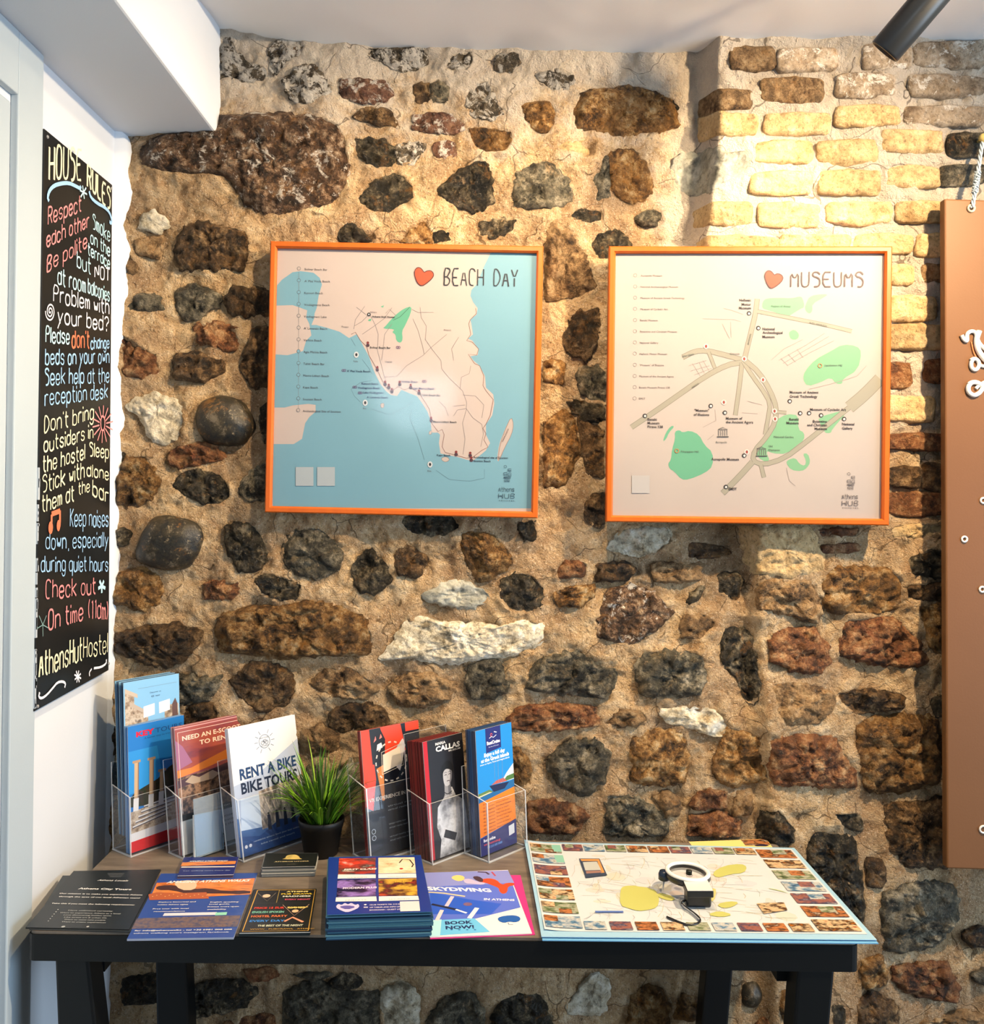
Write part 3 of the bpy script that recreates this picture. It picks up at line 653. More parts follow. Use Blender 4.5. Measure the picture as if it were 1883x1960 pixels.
class Print:
    """flat printed shapes lying on a plane; coordinates are metres along U and V from O, or photo pixels for that plane"""
    def __init__(s, O, U, V, lift=.0001):
        s.O = Vector(O); s.U = Vector(U).normalized(); V = Vector(V); s.N = s.U.cross(V).normalized(); s.V = s.N.cross(s.U)
        if s.N.dot(CAM-s.O) < 0: s.N = -s.N
        s.g = G(); s.mats = []; s.z = lift; s.warp = None; s.dim = 1
    def P(s, px, py):
        d = onp(px, py, s.O, s.N)-s.O; return d.dot(s.U), d.dot(s.V)
    def w(s, u, v, z=None):
        return s.O+s.U*u+s.V*v+s.N*((s.z if z is None else z)+(s.warp(u, v) if s.warp else 0))
    def mi(s, m):
        if isinstance(m, (tuple, list)): m = flat(tuple(int(x*s.dim) for x in m))
        if m not in s.mats: s.mats.append(m)
        return s.mats.index(m)
    def poly(s, pts, m, px=True):
        p = [s.P(*q) for q in pts] if px else pts
        ar = sum(p[i][0]*p[(i+1) % len(p)][1]-p[(i+1) % len(p)][0]*p[i][1] for i in range(len(p)))
        if len(p) > 4:
            from mathutils.geometry import tessellate_polygon
            tri = tessellate_polygon([[Vector((a, b, 0)) for a, b in p]])
            s.g.add([s.w(a, b) for a, b in p], [tuple(t) for t in tri], s.mi(m))
        else: s.g.add([s.w(a, b) for a, b in p], [tuple(range(len(p)))], s.mi(m))
        s.z += .00001; return s
    def rect(s, u0, v0, u1, v1, m): return s.poly([(u0, v0), (u1, v0), (u1, v1), (u0, v1)], m, False)
    def line(s, pts, wd, m, px=True, closed=False):
        p = [Vector(s.P(*q)) if px else Vector(q) for q in pts]
        if closed: p.append(p[0])
        p = [a for i, a in enumerate(p) if i == 0 or (a-p[i-1]).length > 1e-7]
        if len(p) < 2: return s
        vs = []
        for i, a in enumerate(p):
            t = (p[min(i+1, len(p)-1)]-p[max(i-1, 0)]).normalized(); n = Vector((-t.y, t.x))*wd/2
            vs += [s.w(*(a+n)), s.w(*(a-n))]
        s.g.add(vs, [(2*i, 2*i+1, 2*i+3, 2*i+2) for i in range(len(p)-1)], s.mi(m)); s.z += .000003; return s
    def text(s, t, pos, h, m, px=True, al='l', ang=0, bold=0, fit=None, shear=0):
        vs, fs = font_mesh(t, bold)
        if not vs: return s
        x0 = min(v[0] for v in vs); x1 = max(v[0] for v in vs); k = h/.73; kx = k
        if fit: kx = fit/(x1-x0)
        o = Vector(s.P(*pos) if px else pos); W = (x1-x0)*kx; off = {'l': 0, 'c': -W/2, 'r': -W}[al]; c, sn = math.cos(ang), math.sin(ang)
        q = [((v[0]-x0)*kx+off+shear*v[1]*k, v[1]*k) for v in vs]
        s.g.add([s.w(o.x+a*c-b*sn, o.y+a*sn+b*c) for a, b in q], fs, s.mi(m)); s.z += .000004; return s
    def hand(s, t, p0, p1, h, wd, m, px=True, jit=.25):
        """handwriting in single strokes from p0 to p1 along the baseline"""
        a = Vector(s.P(*p0) if px else p0); b = Vector(s.P(*p1) if px else p1); x = 0; st = []; r = random.Random(t)
        for ch in t:
            if ch == ' ': x += 3.0; continue
            d = SF.get(ch, ''); mx = 0; dy = r.uniform(-jit, jit)
            for q in d.split('/'):
                q = [(int(q[i]), int(q[i+1])) for i in range(0, len(q)-1, 2)]
                if q: mx = max(mx, max(e[0] for e in q)); st.append([(x+e[0], e[1]-2+dy+r.uniform(-.12, .12)) for e in q])
            x += mx+1.7
        x -= 1.7; L = (b-a).length/x; t_ = (b-a).normalized(); n_ = Vector((0, 1)); k = h/6
        for q in st:
            # soften the corners
            if len(q) > 2:
                q2 = [q[0]]
                for i in range(len(q)-1):
                    (ax, ay), (bx_, by) = q[i], q[i+1]
                    q2 += [(ax*.75+bx_*.25, ay*.75+by*.25), (ax*.25+bx_*.75, ay*.25+by*.75)]
                q = q2+[q[-1]]
            s.line([a+t_*(e[0]*L)+n_*(e[1]*k) for e in q], wd*r.uniform(.8, 1.2), m, False)
        return s
    def disc(s, c, r, m, n=16, px=True, ry=None, ring=0):
        o = s.P(*c) if px else c; ry = ry or r; p = [(o[0]+r*math.cos(2*math.pi*k/n), o[1]+ry*math.sin(2*math.pi*k/n)) for k in range(n)]
        if ring: return s.line(p, ring, m, False, True)
        return s.poly(p, m, False)
    def make(s, name, parent, label=None):
        return tag(obj(name, s.g, s.mats, parent), label)
def bl(pts, it=2):
    for _ in range(it):
        pts = [q for i in range(len(pts)) for q in ((pts[i][0]*.75+pts[(i+1) % len(pts)][0]*.25, pts[i][1]*.75+pts[(i+1) % len(pts)][1]*.25), (pts[i][0]*.25+pts[(i+1) % len(pts)][0]*.75, pts[i][1]*.25+pts[(i+1) % len(pts)][1]*.75))]
    return pts
def PX(t): return [tuple(float(v) for v in p.split(',')) for p in t.split()]
def clear_mat(name, spec=.5, tint=(250, 252, 255), rough=.02, dens=.06):
    m = bpy.data.materials.new(name); m.use_nodes = True; t = m.node_tree; t.nodes.clear()
    o = t.nodes.new('ShaderNodeOutputMaterial'); tr = t.nodes.new('ShaderNodeBsdfTransparent'); gl = t.nodes.new('ShaderNodeBsdfGlossy'); df = t.nodes.new('ShaderNodeBsdfDiffuse')
    tr.inputs[0].default_value = lin(tint); gl.inputs['Roughness'].default_value = rough; df.inputs[0].default_value = lin((235, 240, 245))
    fr = t.nodes.new('ShaderNodeFresnel'); fr.inputs[0].default_value = 1.45; ge = t.nodes.new('ShaderNodeNewGeometry')
    ou = t.nodes.new('ShaderNodeMath'); ou.operation = 'SUBTRACT'; ou.inputs[0].default_value = spec; t.links.new(ge.outputs['Backfacing'], ou.inputs[1]); ou.use_clamp = True
    mu = t.nodes.new('ShaderNodeMath'); mu.operation = 'MULTIPLY'; t.links.new(ou.outputs[0], mu.inputs[1]); t.links.new(fr.outputs[0], mu.inputs[0])
    m1 = t.nodes.new('ShaderNodeMixShader'); m1.inputs[0].default_value = dens; t.links.new(tr.outputs[0], m1.inputs[1]); t.links.new(df.outputs[0], m1.inputs[2])
    m2 = t.nodes.new('ShaderNodeMixShader'); t.links.new(mu.outputs[0], m2.inputs[0]); t.links.new(m1.outputs[0], m2.inputs[1]); t.links.new(gl.outputs[0], m2.inputs[2])
    t.links.new(m2.outputs[0], o.inputs[0]); return m
M_PANE = clear_mat('poster_glazing', .7, rough=.09, dens=0.0)
M_ACR = clear_mat('clear_acrylic', 1.0, rough=.03, dens=.010); M_ACE = clear_mat('acrylic_edge', 1.0, (225, 235, 240), .1, .55)
def wood(name, a, b, sc=40, rough=.35, stretch=(1, 1, 12)):
    m = N_(name); mp = m.n('ShaderNodeMapping'); mp.inputs['Scale'].default_value = stretch; m.l(m.tc, mp.inputs['Vector'])
    n = m.noise(sc, 5, .6, mp.outputs[0]); return m.done(m.mix(n, a, b), rough, m.bump(n, .12, .001), .4)
M_FR = wood('orange_stained_wood', (190, 94, 22), (164, 74, 14), 60, .38, (1, 1, .15))
# ---------------------------------------------------------------- framed maps
INK = (52, 46, 46); GRN = (124, 205, 152); ROAD = (182, 174, 154); SEA = (140, 192, 210); LAND = (222, 202, 190)
def framed(TL, TR, BR, BL, y, dyR, label, printer):
    """frame box hanging on the wall; y is how far its face stands off the wall plane"""
    tl = at(*TL, -y); tr = at(*TR, -y-dyR); bl_ = at(*BL, -y); U = (tr-tl).normalized(); V0 = (tl-bl_); N = U.cross(V0).normalized(); N = N if N.y < 0 else -N
    V = N.cross(U) if N.cross(U).z > 0 else -N.cross(U); W = (tr-tl).length; Hh = ((tl-bl_).dot(V)+(at(*TR, -y-dyR)-at(*BR, -y-dyR)).dot(V))/2
    root = empty('framed_map', bl_+U*W/2, label, 'picture', 'framed maps on the stone wall')
    O = tl-V*Hh; fw = .0115; th = .026; g = G()
    def q(u, v, z): return O+U*u+V*v+N*z
    prof = [(0, -th), (0, -.002), (.002, 0), (fw-.003, 0), (fw, -.004), (fw, -.012)]
    cn = [(0, 0, 1, 1), (W, 0, -1, 1), (W, Hh, -1, -1), (0, Hh, 1, -1)]
    for i in range(4):                                                   # four mitred rails
        a, b = cn[i], cn[(i+1) % 4]; gg = G(); n = len(prof)
        vs = [q(a[0]+a[2]*d, a[1]+a[3]*d, z) for d, z in prof]+[q(b[0]+b[2]*d, b[1]+b[3]*d, z) for d, z in prof]
        gg.add(vs, [(k, k+1, n+k+1, n+k) for k in range(n-1)]+[(0, n, 2*n-1, n-1)]); obj('rail', gg, M_FR, root)
    g = G(); c = [q(fw*.6, fw*.6, -.010), q(W-fw*.6, fw*.6, -.010), q(W-fw*.6, Hh-fw*.6, -.010), q(fw*.6, Hh-fw*.6, -.010)]
    g.prism(c, N, .004); obj('poster', g, flat(tuple(int(x*.78) for x in LAND), .5, .3), root)
    p = Print(q(0, 0, -.010), U, V); p.dim = .75; printer(p); p.make('printed_map', root)
    obj('glazing', G().prism([q(fw*.8, fw*.8, -.0075), q(W-fw*.8, fw*.8, -.0075), q(W-fw*.8, Hh-fw*.8, -.0075), q(fw*.8, Hh-fw*.8, -.0075)], N, .0008), M_PANE, root)
    return root
def logo(p, x, y, col):
    p.disc((x-3, y-27), .0025, col, 10, ring=.0005)
    for k, (dx, dy, w, h) in enumerate([(2, -22, 6, 5), (-6, -15, 6, 6), (2, -14, 6, 6), (-6, -7, 13, 3), (-5, -2, 4, 5), (1, -2, 4, 5)]):
        p.line([(x+dx, y+dy), (x+dx+w, y+dy-1), (x+dx+w, y+dy+h), (x+dx, y+dy+h-1)], .0007, col, closed=True)
        p.line([(x+dx, y+dy+h/2), (x+dx+w, y+dy+h/2)], .0007, col)
    p.hand('Athens', (x-16, y+21), (x+14, y+21), .0085, .0007, col, jit=0); p.hand('HUB', (x-16, y+34), (x+15, y+34), .0085, .0008, col, jit=0)
    p.line([(x-12, y+28), (x-8, y+34)], .0007, col)
    p.text('HOSTEL', (x-15, y+39), .0018, col, fit=.029)
def beach(p):
    poly, line, text = p.poly, p.line, p.text
    poly(PX('527,550 540,535 560,521 575,519 600,522 612,532 616,545 610,565 606,590 602,600 601,610 596,622 605,622 628,628 650,635 668,647 682,640 688,648 696,664 706,682 712,700 718,715 728,735 738,748 748,756 760,758 768,746 782,752 798,758 808,772 818,788 824,805 826,828 838,828 842,832 840,848 843,868 862,872 880,876 893,880 905,882 918,872 930,862 938,848 930,832 930,812 942,795 946,772 944,755 930,742 928,720 918,700 906,690 900,682 914,680 916,668 904,652 896,648 905,640 902,620 900,612 912,602 914,590 905,578 900,566 902,555 912,545 926,510 940,482 1029,482 1024,973 522,973 522,850 562,850 578,840 584,810 592,798 604,788 604,775 590,773 560,776 545,780 524,780 524,678 550,680 580,672 586,652 596,642 592,620 586,608 588,594 572,588 560,584 527,585'), SEA)
    poly(bl(PX('978,797 983,812 979,832 966,856 954,884 951,880 955,850 966,822'), 1), LAND); line(bl(PX('978,797 983,812 979,832 966,856 954,884 953,878 957,850 967,822'), 1), .0008, (160, 120, 105), closed=True)
    for c in ('845,876 855,874 861,880 853,885 845,881', '821,826 826,824 826,831 821,832', '728,773 735,771 735,780 729,781'):
        poly(bl(PX(c), 1), LAND); line(bl(PX(c), 1), .0007, (140, 120, 110), closed=True)
    poly(bl(PX('788,586 786,600 776,622 769,634 771,650 766,657 758,652 757,640 750,636 756,630 732,629 738,624 748,612 760,600 774,590'), 1), (116, 200, 160))
    line(PX('784,588 765,607 752,613'), .0008, (60, 100, 80)); poly(PX('706,611 711,610 709,615 704,614'), (116, 200, 160)); poly(PX('728,587 735,584 733,589'), (116, 200, 160))
    coast = '672,640 680,636 690,652 702,664 706,680 722,708 736,738 748,750 762,740 774,746 786,742 802,752 812,768 822,784 826,810 838,826 846,822 850,832 846,855 852,866 875,872 893,877 905,875 922,862 934,856 926,842 930,830 924,820 930,812 938,795 944,765 930,748 924,738 926,720 918,700 908,696 896,678 912,680 916,668 904,655 893,652 901,640 897,620 900,612 912,600 910,590'
    line(bl(PX(coast), 0), .0010, (150, 104, 92))
    for r in ('682,588 700,602', '698,586 680,612 677,630', '678,624 692,616 705,603', '708,602 718,622 724,640 722,670 730,700 738,730', '750,589 735,610 715,625 693,640', '738,600 745,592 760,606', '750,620 736,640 733,670 730,690', '736,722 760,720 778,700 810,680 825,665 855,640', '788,592 800,598 830,598', '804,588 806,608 816,624 814,650 828,670 844,690 845,706 860,724 885,748 893,770 892,782 905,800 922,812 925,830 920,855', '790,610 800,632 808,660 812,678', '878,645 864,668 866,676 868,690', '901,700 898,715 883,722 880,745', '885,756 910,758 926,775 922,800', '840,768 852,780 858,796', '890,775 866,778', '893,782 885,810 890,840 886,870', '892,782 875,785 868,796'):
        line(PX(r), .0008, (158, 144, 142))
    for r in ('672,648 680,662', '693,688 706,705 712,716', '712,728 690,732 672,745 678,758 690,770', '712,783 745,794 775,780 790,768', '788,784 784,800 800,840 812,880', '834,900 860,918 900,921 927,915 927,898'): line(PX(r), .0008, (110, 150, 165))
    # key on the left
    lst = ['Bolivar Beach Bar', "A' Plaz Voula Beach", 'Kavouri Beach', 'Vouliagmenis Beach', 'Vouliagmeni Lake', "A' Limanaki Beach", 'Varkiza Beach', 'Agia Marina Beach', 'Tahiti Beach Bar', 'Mavro Lithari Beach', 'Kape Beach', 'Sounion Beach', 'Archeological Site of Sounion']
    line([(572, 520), (571, 785)], .0005, (150, 150, 150))
    for i, t in enumerate(lst):
        y = 514+i*22.6; p.disc((572-i*.1, y), .0031, LAND if i in (0, 4, 5, 6, 12) else SEA, 10); p.disc((572-i*.1, y), .0031, (110, 112, 116), 10, ring=.0007)
        text(t, (583-i*.3, y+3.5), .0042, (84, 78, 80))
    pins = ((704, 661), (722, 708), (737, 736), (744, 742), (750, 750), (765, 736), (786, 742), (802, 753), (825, 805), (873, 870), (900, 872), (902, 881))
    for x, y in pins: p.disc((x, y), .0032, (90, 60, 70), 8); p.disc((x, y-5), .0024, (150, 52, 48), 8)
    for t, x, y, c in (('Bolivar Beach Bar', 708, 667, INK), ("A' Plaz Voula Beach", 664, 712, (40, 60, 90)), ('Kavouri Beach', 692, 736, (50, 60, 110)), ('Vouliagmeni Beach', 685, 744, (50, 60, 110)), ('Lake Vouliagmeni', 695, 753, (50, 60, 110)), ("A' Limanaki Beach", 702, 762, (50, 60, 110)), ('Varkiza Beach', 768, 732, (90, 80, 130)), ('Agia Marina Beach', 790, 745, (90, 80, 130)), ('Tahiti Beach Bar', 806, 758, (80, 70, 80)), ('Mavro Lithari Beach', 829, 809, INK), ('Kape Beach', 836, 873, (40, 50, 70)), ('Archeological site of Sounion', 906, 877, (40, 40, 60)), ('Sounion Beach', 906, 884, (40, 40, 60)), ('Athens Hub Hostel', 712, 608, INK)): text(t, (x, y), .0038, c, bold=.6)
    for t, x, y in (('Athens', 708, 599), ('Piraeus', 654, 627), ('Glyfada', 737, 694), ('Airport', 849, 633), ('Yolo', 676, 693), ('Eco', 695, 783), ('Kite', 818, 903)): text(t, (x, y), .0032, (110, 100, 104))
    p.disc((706, 602), .0034, INK, 10); p.disc((706, 602), .0014, (240, 240, 240), 8)
    for x, y in ((682, 679), (699, 771), (823, 889)): p.disc((x, y), .0045, (238, 240, 242), 12, ry=.0056); p.disc((x, y), .0022, INK, 8, ry=.003)
    for x, y in ((658, 709), (679, 741), (689, 752), (762, 665), (812, 730)): p.disc((x-1.5, y), .002, (120, 60, 120), 8, ring=.0008); p.disc((x+2, y), .002, (120, 60, 120), 8, ring=.0008)
    text('MAKRONISOS', (963, 846), .003, (130, 90, 84), ang=1.17)
    hp = bl(PX('812,522 816,519 824,518 829,522 830,528 826,534 818,541 811,546 805,547 800,543 796,535 793,526 794,517 799,512 805,513 809,518'), 1)
    poly(hp, (226, 92, 50)); line(hp, .0016, (110, 44, 36), closed=True)
    p.hand('BEACH', (850, 546), (925, 547), .030, .0021, (44, 44, 50), jit=.1); p.hand('DAY', (945, 547), (990, 549), .030, .0021, (44, 48, 58), jit=.1)
    for x in (583, 624): poly([(x-17, 894), (x+17, 894), (x+17, 930), (x-17, 930)], (206, 214, 216))     # pale square labels
    logo(p, 970, 920, (50, 70, 84))
def museums(p):
    poly, line, text = p.poly, p.line, p.text; RC = (140, 132, 116)
    for c in ('1459,578 1466,571 1490,570 1516,571 1530,567 1536,570 1540,588 1530,592 1518,600 1508,606 1495,602 1470,594 1458,590', '1543,580 1548,569 1560,564 1586,563 1575,570 1554,582 1555,595 1549,601 1542,596 1540,588', '1510,635 1520,630 1530,640 1526,650 1514,650 1510,642', '1536,726 1540,710 1560,688 1590,672 1612,659 1640,662 1649,674 1642,708 1612,726 1612,735 1600,735 1590,722 1570,732 1545,740', '1505,792 1529,795 1527,822 1539,828 1539,842 1525,852 1505,869 1480,868 1465,862 1474,884 1458,882 1445,868 1448,855 1468,835 1482,806', '1565,799 1610,786 1622,788 1592,822 1590,829 1578,829 1570,812', '1536,868 1546,868 1551,884 1544,896 1534,902 1514,900 1504,886 1508,880 1522,876 1530,888 1540,892 1543,882', '1291,826 1300,823 1306,828 1320,824 1338,832 1348,852 1364,866 1364,892 1350,905 1318,918 1304,918 1290,902 1282,898 1278,888 1284,880 1286,860 1292,840', '1268,846 1274,828 1284,815 1291,816 1280,828 1275,840'):
        poly(bl(PX(c), 1), (142, 198, 150) if float(c.split(',')[0]) > 1400 else (116, 190, 150))
    def road(c, wd): line(bl_open(PX(c)), wd+.0016, RC); line(bl_open(PX(c)), wd, ROAD)
    for c, wd in (('1449,572 1446,600 1436,640 1424,690', .0075), ('1449,596 1520,610 1580,622 1630,634', .0055), ('1306,684 1330,672 1352,671 1390,680 1424,690', .0080), ('1356,674 1368,705', .005), ('1208,818 1250,790 1300,755 1350,720 1392,698 1418,694', .0080), ('1420,694 1415,740 1407,795', .0065), ('1422,692 1440,720 1462,750 1474,772 1470,800 1464,832', .006), ('1426,690 1452,712 1474,748 1486,780 1484,808 1466,838 1444,862 1440,882 1460,890 1500,878 1540,848 1590,808 1640,768', .0075), ('1484,788 1505,790', .005), ('1440,884 1415,912 1383,944', .0090), ('1456,890 1462,914', .006), ('1625,780 1655,755 1684,725', .020)): road(c, wd)
    for r in ('1384,590 1400,594 1422,602', '1345,610 1404,612 1418,616', '1382,620 1396,648', '1398,616 1399,646', '1476,689 1500,668 1536,650', '1490,690 1540,662 1578,638', '1498,696 1545,668 1586,644', '1506,700 1550,675 1596,652', '1494,686 1508,700', '1508,678 1522,693', '1525,668 1537,685', '1318,700 1352,690', '1322,710 1358,700', '1328,718 1362,705', '1325,696 1340,720', '1338,694 1348,715', '1345,690 1358,712', '1368,784 1370,805 1345,818', '1366,832 1354,842', '1430,768 1458,775', '1450,792 1420,790', '1548,745 1590,735 1640,720 1658,700', '1505,895 1510,920 1522,930'): line(PX(r), .0008, (176, 160, 152))
    lst = ['Acropolis Museum', 'National Archaeological Museum', 'Museum of Ancient Greek Technology', 'Museum of Cycladic Art', 'Benaki Museum', 'Byzantine and Christian Museum', 'National Gallery', 'Hellenic Motor Museum', '"Museum" of Illusions', 'Museum of the Ancient Agora', 'Benaki Museum Pireos 138', 'EMST']
    for i, t in enumerate(lst): y = 527+i*21.4; p.disc((1215.5-i*.1, y), .0030, (140, 132, 130), 10, ring=.0006); text(t, (1226-i*.3, y+2.5), .0036, (112, 98, 96))
    for x, y in ((1433, 600), (1451, 628), (1511, 768), (1531, 791), (1548, 791), (1571, 795), (1615, 802), (1360, 777), (1387, 790), (1234, 796), (1389, 932), (1424, 872)): p.disc((x, y), .0040, (60, 54, 52), 12); p.disc((x+.4, y+.3), .0021, (240, 236, 230), 10)
    for x, y in ((1351, 663), (1424, 687), (1460, 727), (1482, 787), (1483, 802), (1385, 770), (1429, 865)): p.disc((x, y), .0045, (244, 232, 222), 12); p.disc((x, y), .0022, (170, 70, 60), 8, ry=.003)
    for t, x, y, al in (('Hellenic', 1437, 577, 'r'), ('Motor', 1437, 585, 'r'), ('Museum', 1437, 592, 'r'), ('National', 1459, 632, 'l'), ('Archeological', 1459, 639, 'l'), ('Museum', 1459, 647, 'l'), ('Museum of Ancient', 1511, 753, 'l'), ('Greek Technology', 1511, 761, 'l'), ('Museum of Cycladic Art', 1550, 786, 'l'), ('Benaki', 1528, 805, 'r'), ('Museum', 1528, 812, 'r'), ('Byzantine', 1582, 809, 'r'), ('and Christian', 1582, 816, 'r'), ('Museum', 1582, 823, 'r'), ('National', 1611, 814, 'l'), ('Gallery', 1611, 822, 'l'), ('"Museum"', 1357, 788, 'r'), ('of Illusions', 1357, 796, 'r'), ('Museum of', 1389, 803, 'l'), ('the Ancient Agora', 1389, 810, 'l'), ('Benaki', 1239, 805, 'l'), ('Museum', 1239, 812, 'l'), ('Pireos 138', 1239, 819, 'l'), ('Acropolis Museum', 1361, 881, 'l'), ('EMST', 1394, 938, 'l')): text(t, (x, y), .0046, (64, 52, 50), al=al, bold=.9)
    for t, x, y in (('Pedion of Areos', 1476, 588), ('Lycabettus Hill', 1578, 701), ('Filopappou Hill', 1303, 866), ('National Garden', 1481, 838), ('Acropolis', 1369, 848), ('Omonia', 1397, 679), ('Old', 1470, 856), ('Olympion', 1470, 863)): text(t, (x, y), .0037, (92, 96, 84))
    text('ALEX. VASSILEOS', (1548, 619), .0030, (90, 88, 76), ang=-.20); text('PATISSION', (1433, 660), .003, (90, 88, 76), ang=1.35); text('PIREOS', (1325, 744), .0034, (90, 88, 76), ang=.6); text('IERA ODOS', (1306, 684), .003, (70, 84, 84), ang=.2)
    for x, y in ((1295, 863), (1569, 700)): p.disc((x, y), .0034, (206, 150, 90), 8, ring=.0014)
    for x, y in ((1383, 828), (1457, 865)):
        line([(x-9, y-6), (x, y-10), (x+9, y-6)], .001, (120, 112, 106), closed=True)
        for k in range(5): line([(x-8+4*k, y-5), (x-8+4*k, y+6)], .0010, (130, 122, 114))
        line([(x-11, y+8), (x+11, y+8)], .0016, (90, 84, 80))
    hp = bl(PX('1482,527 1486,524 1493,525 1498,530 1497,537 1489,545 1480,551 1474,552 1469,546 1465,537 1463,528 1466,520 1471,518 1476,520 1480,525'), 1)
    poly(hp, (222, 84, 44)); line(hp, .0018, (104, 50, 40), closed=True)
    p.hand('MUSEUMS', (1513, 549), (1651, 549), .0255, .0022, (92, 60, 56), jit=.1)
    poly([(1209, 910), (1243, 910), (1243, 944), (1209, 944)], (214, 206, 200))
    logo(p, 1627, 934, (84, 70, 66))
def bl_open(p):
    if len(p) < 3: return p
    q = [p[0]]
    for i in range(len(p)-1): a, b = p[i], p[i+1]; q += [(a[0]*.75+b[0]*.25, a[1]*.75+b[1]*.25), (a[0]*.25+b[0]*.75, a[1]*.25+b[1]*.75)]
    return q+[p[-1]]
framed((517, 461), (1040, 471), (1033, 990), (511, 983), .045, .004, 'orange framed map of beaches with blue sea, headed BEACH DAY', beach)
LAND = (206, 190, 180)
framed((1166, 471), (1708, 471), (1697, 1007), (1158, 998), .075, .022, 'orange framed map of museums in grey and green, headed MUSEUMS', museums)
# ---------------------------------------------------------------- chalkboard on the side wall
XB = XL+.014; NB = Vector((1, 0, 0)); OB = Vector((XB, 0, EZ))
tl, tr, br, blc = (onp(a, b, OB, NB) for a, b in ((85, 246), (215, 354), (208, 1283), (66, 1362)))
ya, yb = (tl.y+blc.y)/2, (tr.y+br.y)/2; za, zb = (blc.z+br.z)/2, (tl.z+tr.z)/2
CB = empty('chalkboard', (XB-.006, (ya+yb)/2, za), 'tall narrow black chalkboard with handwritten HOUSE RULES on the white wall', 'chalkboard')
sl = N_('slate_paint'); n_ = sl.noise(7, 6, .7); M_SL = sl.done(sl.mix(sl.ramp(n_, [(.5, (0, 0, 0)), (.75, (90, 90, 90))]), (17, 21, 24), (70, 76, 80)), .38, spec=.5)
ax_ = Vector((-.0125, 0, 0)); obj('board', G().hexa([blc+ax_, blc, br, br+ax_, tl+ax_, tl, tr, tr+ax_]), M_SL, CB, bevel=.001)
g = G(); rr = random.Random(3)
for i in range(46):
    z = za+rr.random()**1.6*.35; ye = blc.y+(tl.y-blc.y)*(z-za)/(zb-za); g.box((XB-.008, ye-.0005, z), (XB+.0004, ye+rr.uniform(.001, .005), z+rr.uniform(.002, .02)))
tag(obj('chipped_edge', g, flat((176, 186, 196)), CB), 'bare white chips along the worn near edge', kind='stuff')
p = Print(OB, (0, 1, 0), (0, 0, 1)); CR, RD, LB, WH, BLU, ORG = (232, 228, 190), (214, 138, 140), (180, 222, 232), (226, 226, 234), (150, 190, 226), (222, 118, 88)
for t, a, b, c, d, h, col, wd in (('HOUSE', 94, 343, 155, 345, .050, CR, .0045), ('RULES', 167, 356, 214, 402, .036, CR, .0045), ('Respect', 92, 430, 155, 403, .026, RD, .0026), ('each other', 89, 474, 170, 434, .024, RD, .0026), ('Be polite', 90, 520, 166, 474, .024, RD, .0026), ('Smoke', 177, 436, 214, 464, .025, LB, .0026), ('on the', 173, 464, 214, 491, .021, LB, .0026), ('terrace', 168, 486, 213, 514, .020, LB, .0026), ('but', 147, 512, 173, 524, .026, LB, .0028), ('NOT', 181, 530, 210, 538, .021, WH, .0028), ('at room', 110, 543, 163, 560, .026, LB, .0028), ('balconies', 168, 561, 214, 577, .024, LB, .0026), ('Problem with', 102, 577, 208, 602, .025, WH, .0028), ('your bed?', 110, 618, 207, 634, .025, WH, .0028), ('Please', 87, 655, 132, 659, .024, LB, .0028), ("don't", 137, 664, 170, 666, .028, ORG, .0034), ('change', 173, 668, 214, 666, .020, BLU, .0026), ('beds on your own', 86, 698, 212, 695, .024, BLU, .0028), ('Seek help at the', 85, 736, 210, 732, .025, BLU, .0026), ('reception desk', 85, 776, 205, 762, .025, BLU, .0026), ("Don't bring", 84, 828, 178, 802, .025, CR, .0026), ('outsiders in', 83, 866, 177, 838, .023, CR, .0026), ('the hostel', 81, 904, 161, 878, .024, CR, .0028), ('Sleep', 170, 873, 209, 878, .023, CR, .0026), ('Stick with', 80, 944, 160, 914, .026, CR, .0028), ('alone', 165, 911, 210, 918, .021, CR, .0026), ('them at', 79, 981, 140, 958, .025, CR, .0028), ('the', 149, 947, 170, 941, .020, CR, .0024), ('bar', 176, 948, 208, 964, .026, CR, .0028), ('Keep noises', 133, 1006, 207, 1008, .028, BLU, .0026), ('down, especially', 86, 1051, 206, 1046, .025, BLU, .0024), ('during quiet hours', 77, 1094, 207, 1092, .024, BLU, .0024), ('Check out', 86, 1146, 181, 1137, .028, RD, .0028), ('On time', 91, 1206, 157, 1187, .030, RD, .0032), ('(11am)', 166, 1184, 207, 1184, .032, RD, .0028), ('AthensHut', 73, 1297, 155, 1262, .038, CR, .0036), ('Hostel', 158, 1259, 205, 1249, .034, CR, .0026)):
    e = 210.5-(b-354)*.0072 if b > 300 else 213
    p.hand(t, (a, b), (min(c, e), d), h, wd, flat(col, .9, .05))
for c, col, wd in (('92,385 89,378 93,364 102,355 115,351 130,350 143,356 152,361 153,356', BLU, .006), ('169,366 172,378 184,389 198,396 208,406 213,422 211,428 208,424', BLU, .006), ('74,1325 72,1334 78,1337 88,1330 100,1316 108,1306 118,1304 124,1308 122,1316', WH, .004), ('170,1294 169,1287 174,1280', WH, .003), ('178,1279 192,1277 202,1270 202,1262', WH, .004), ('97,985 97,1003 94,1010', ORG, .006), ('113,977 113,1003 111,1012', ORG, .006), ('97,984 113,978', ORG, .008)):
    p.line(bl_open(PX(c)), wd, flat(col, .9, .05))
def star(x, y, r, n, col, wd=.002, r0=0):
    for k in range(n): a = 6.283*k/n+.3; p.line([(x+r0*math.cos(a)*.55, y+r0*math.sin(a)), (x+r*math.cos(a)*.55, y+r*math.sin(a))], wd, flat(col, .9, .05))
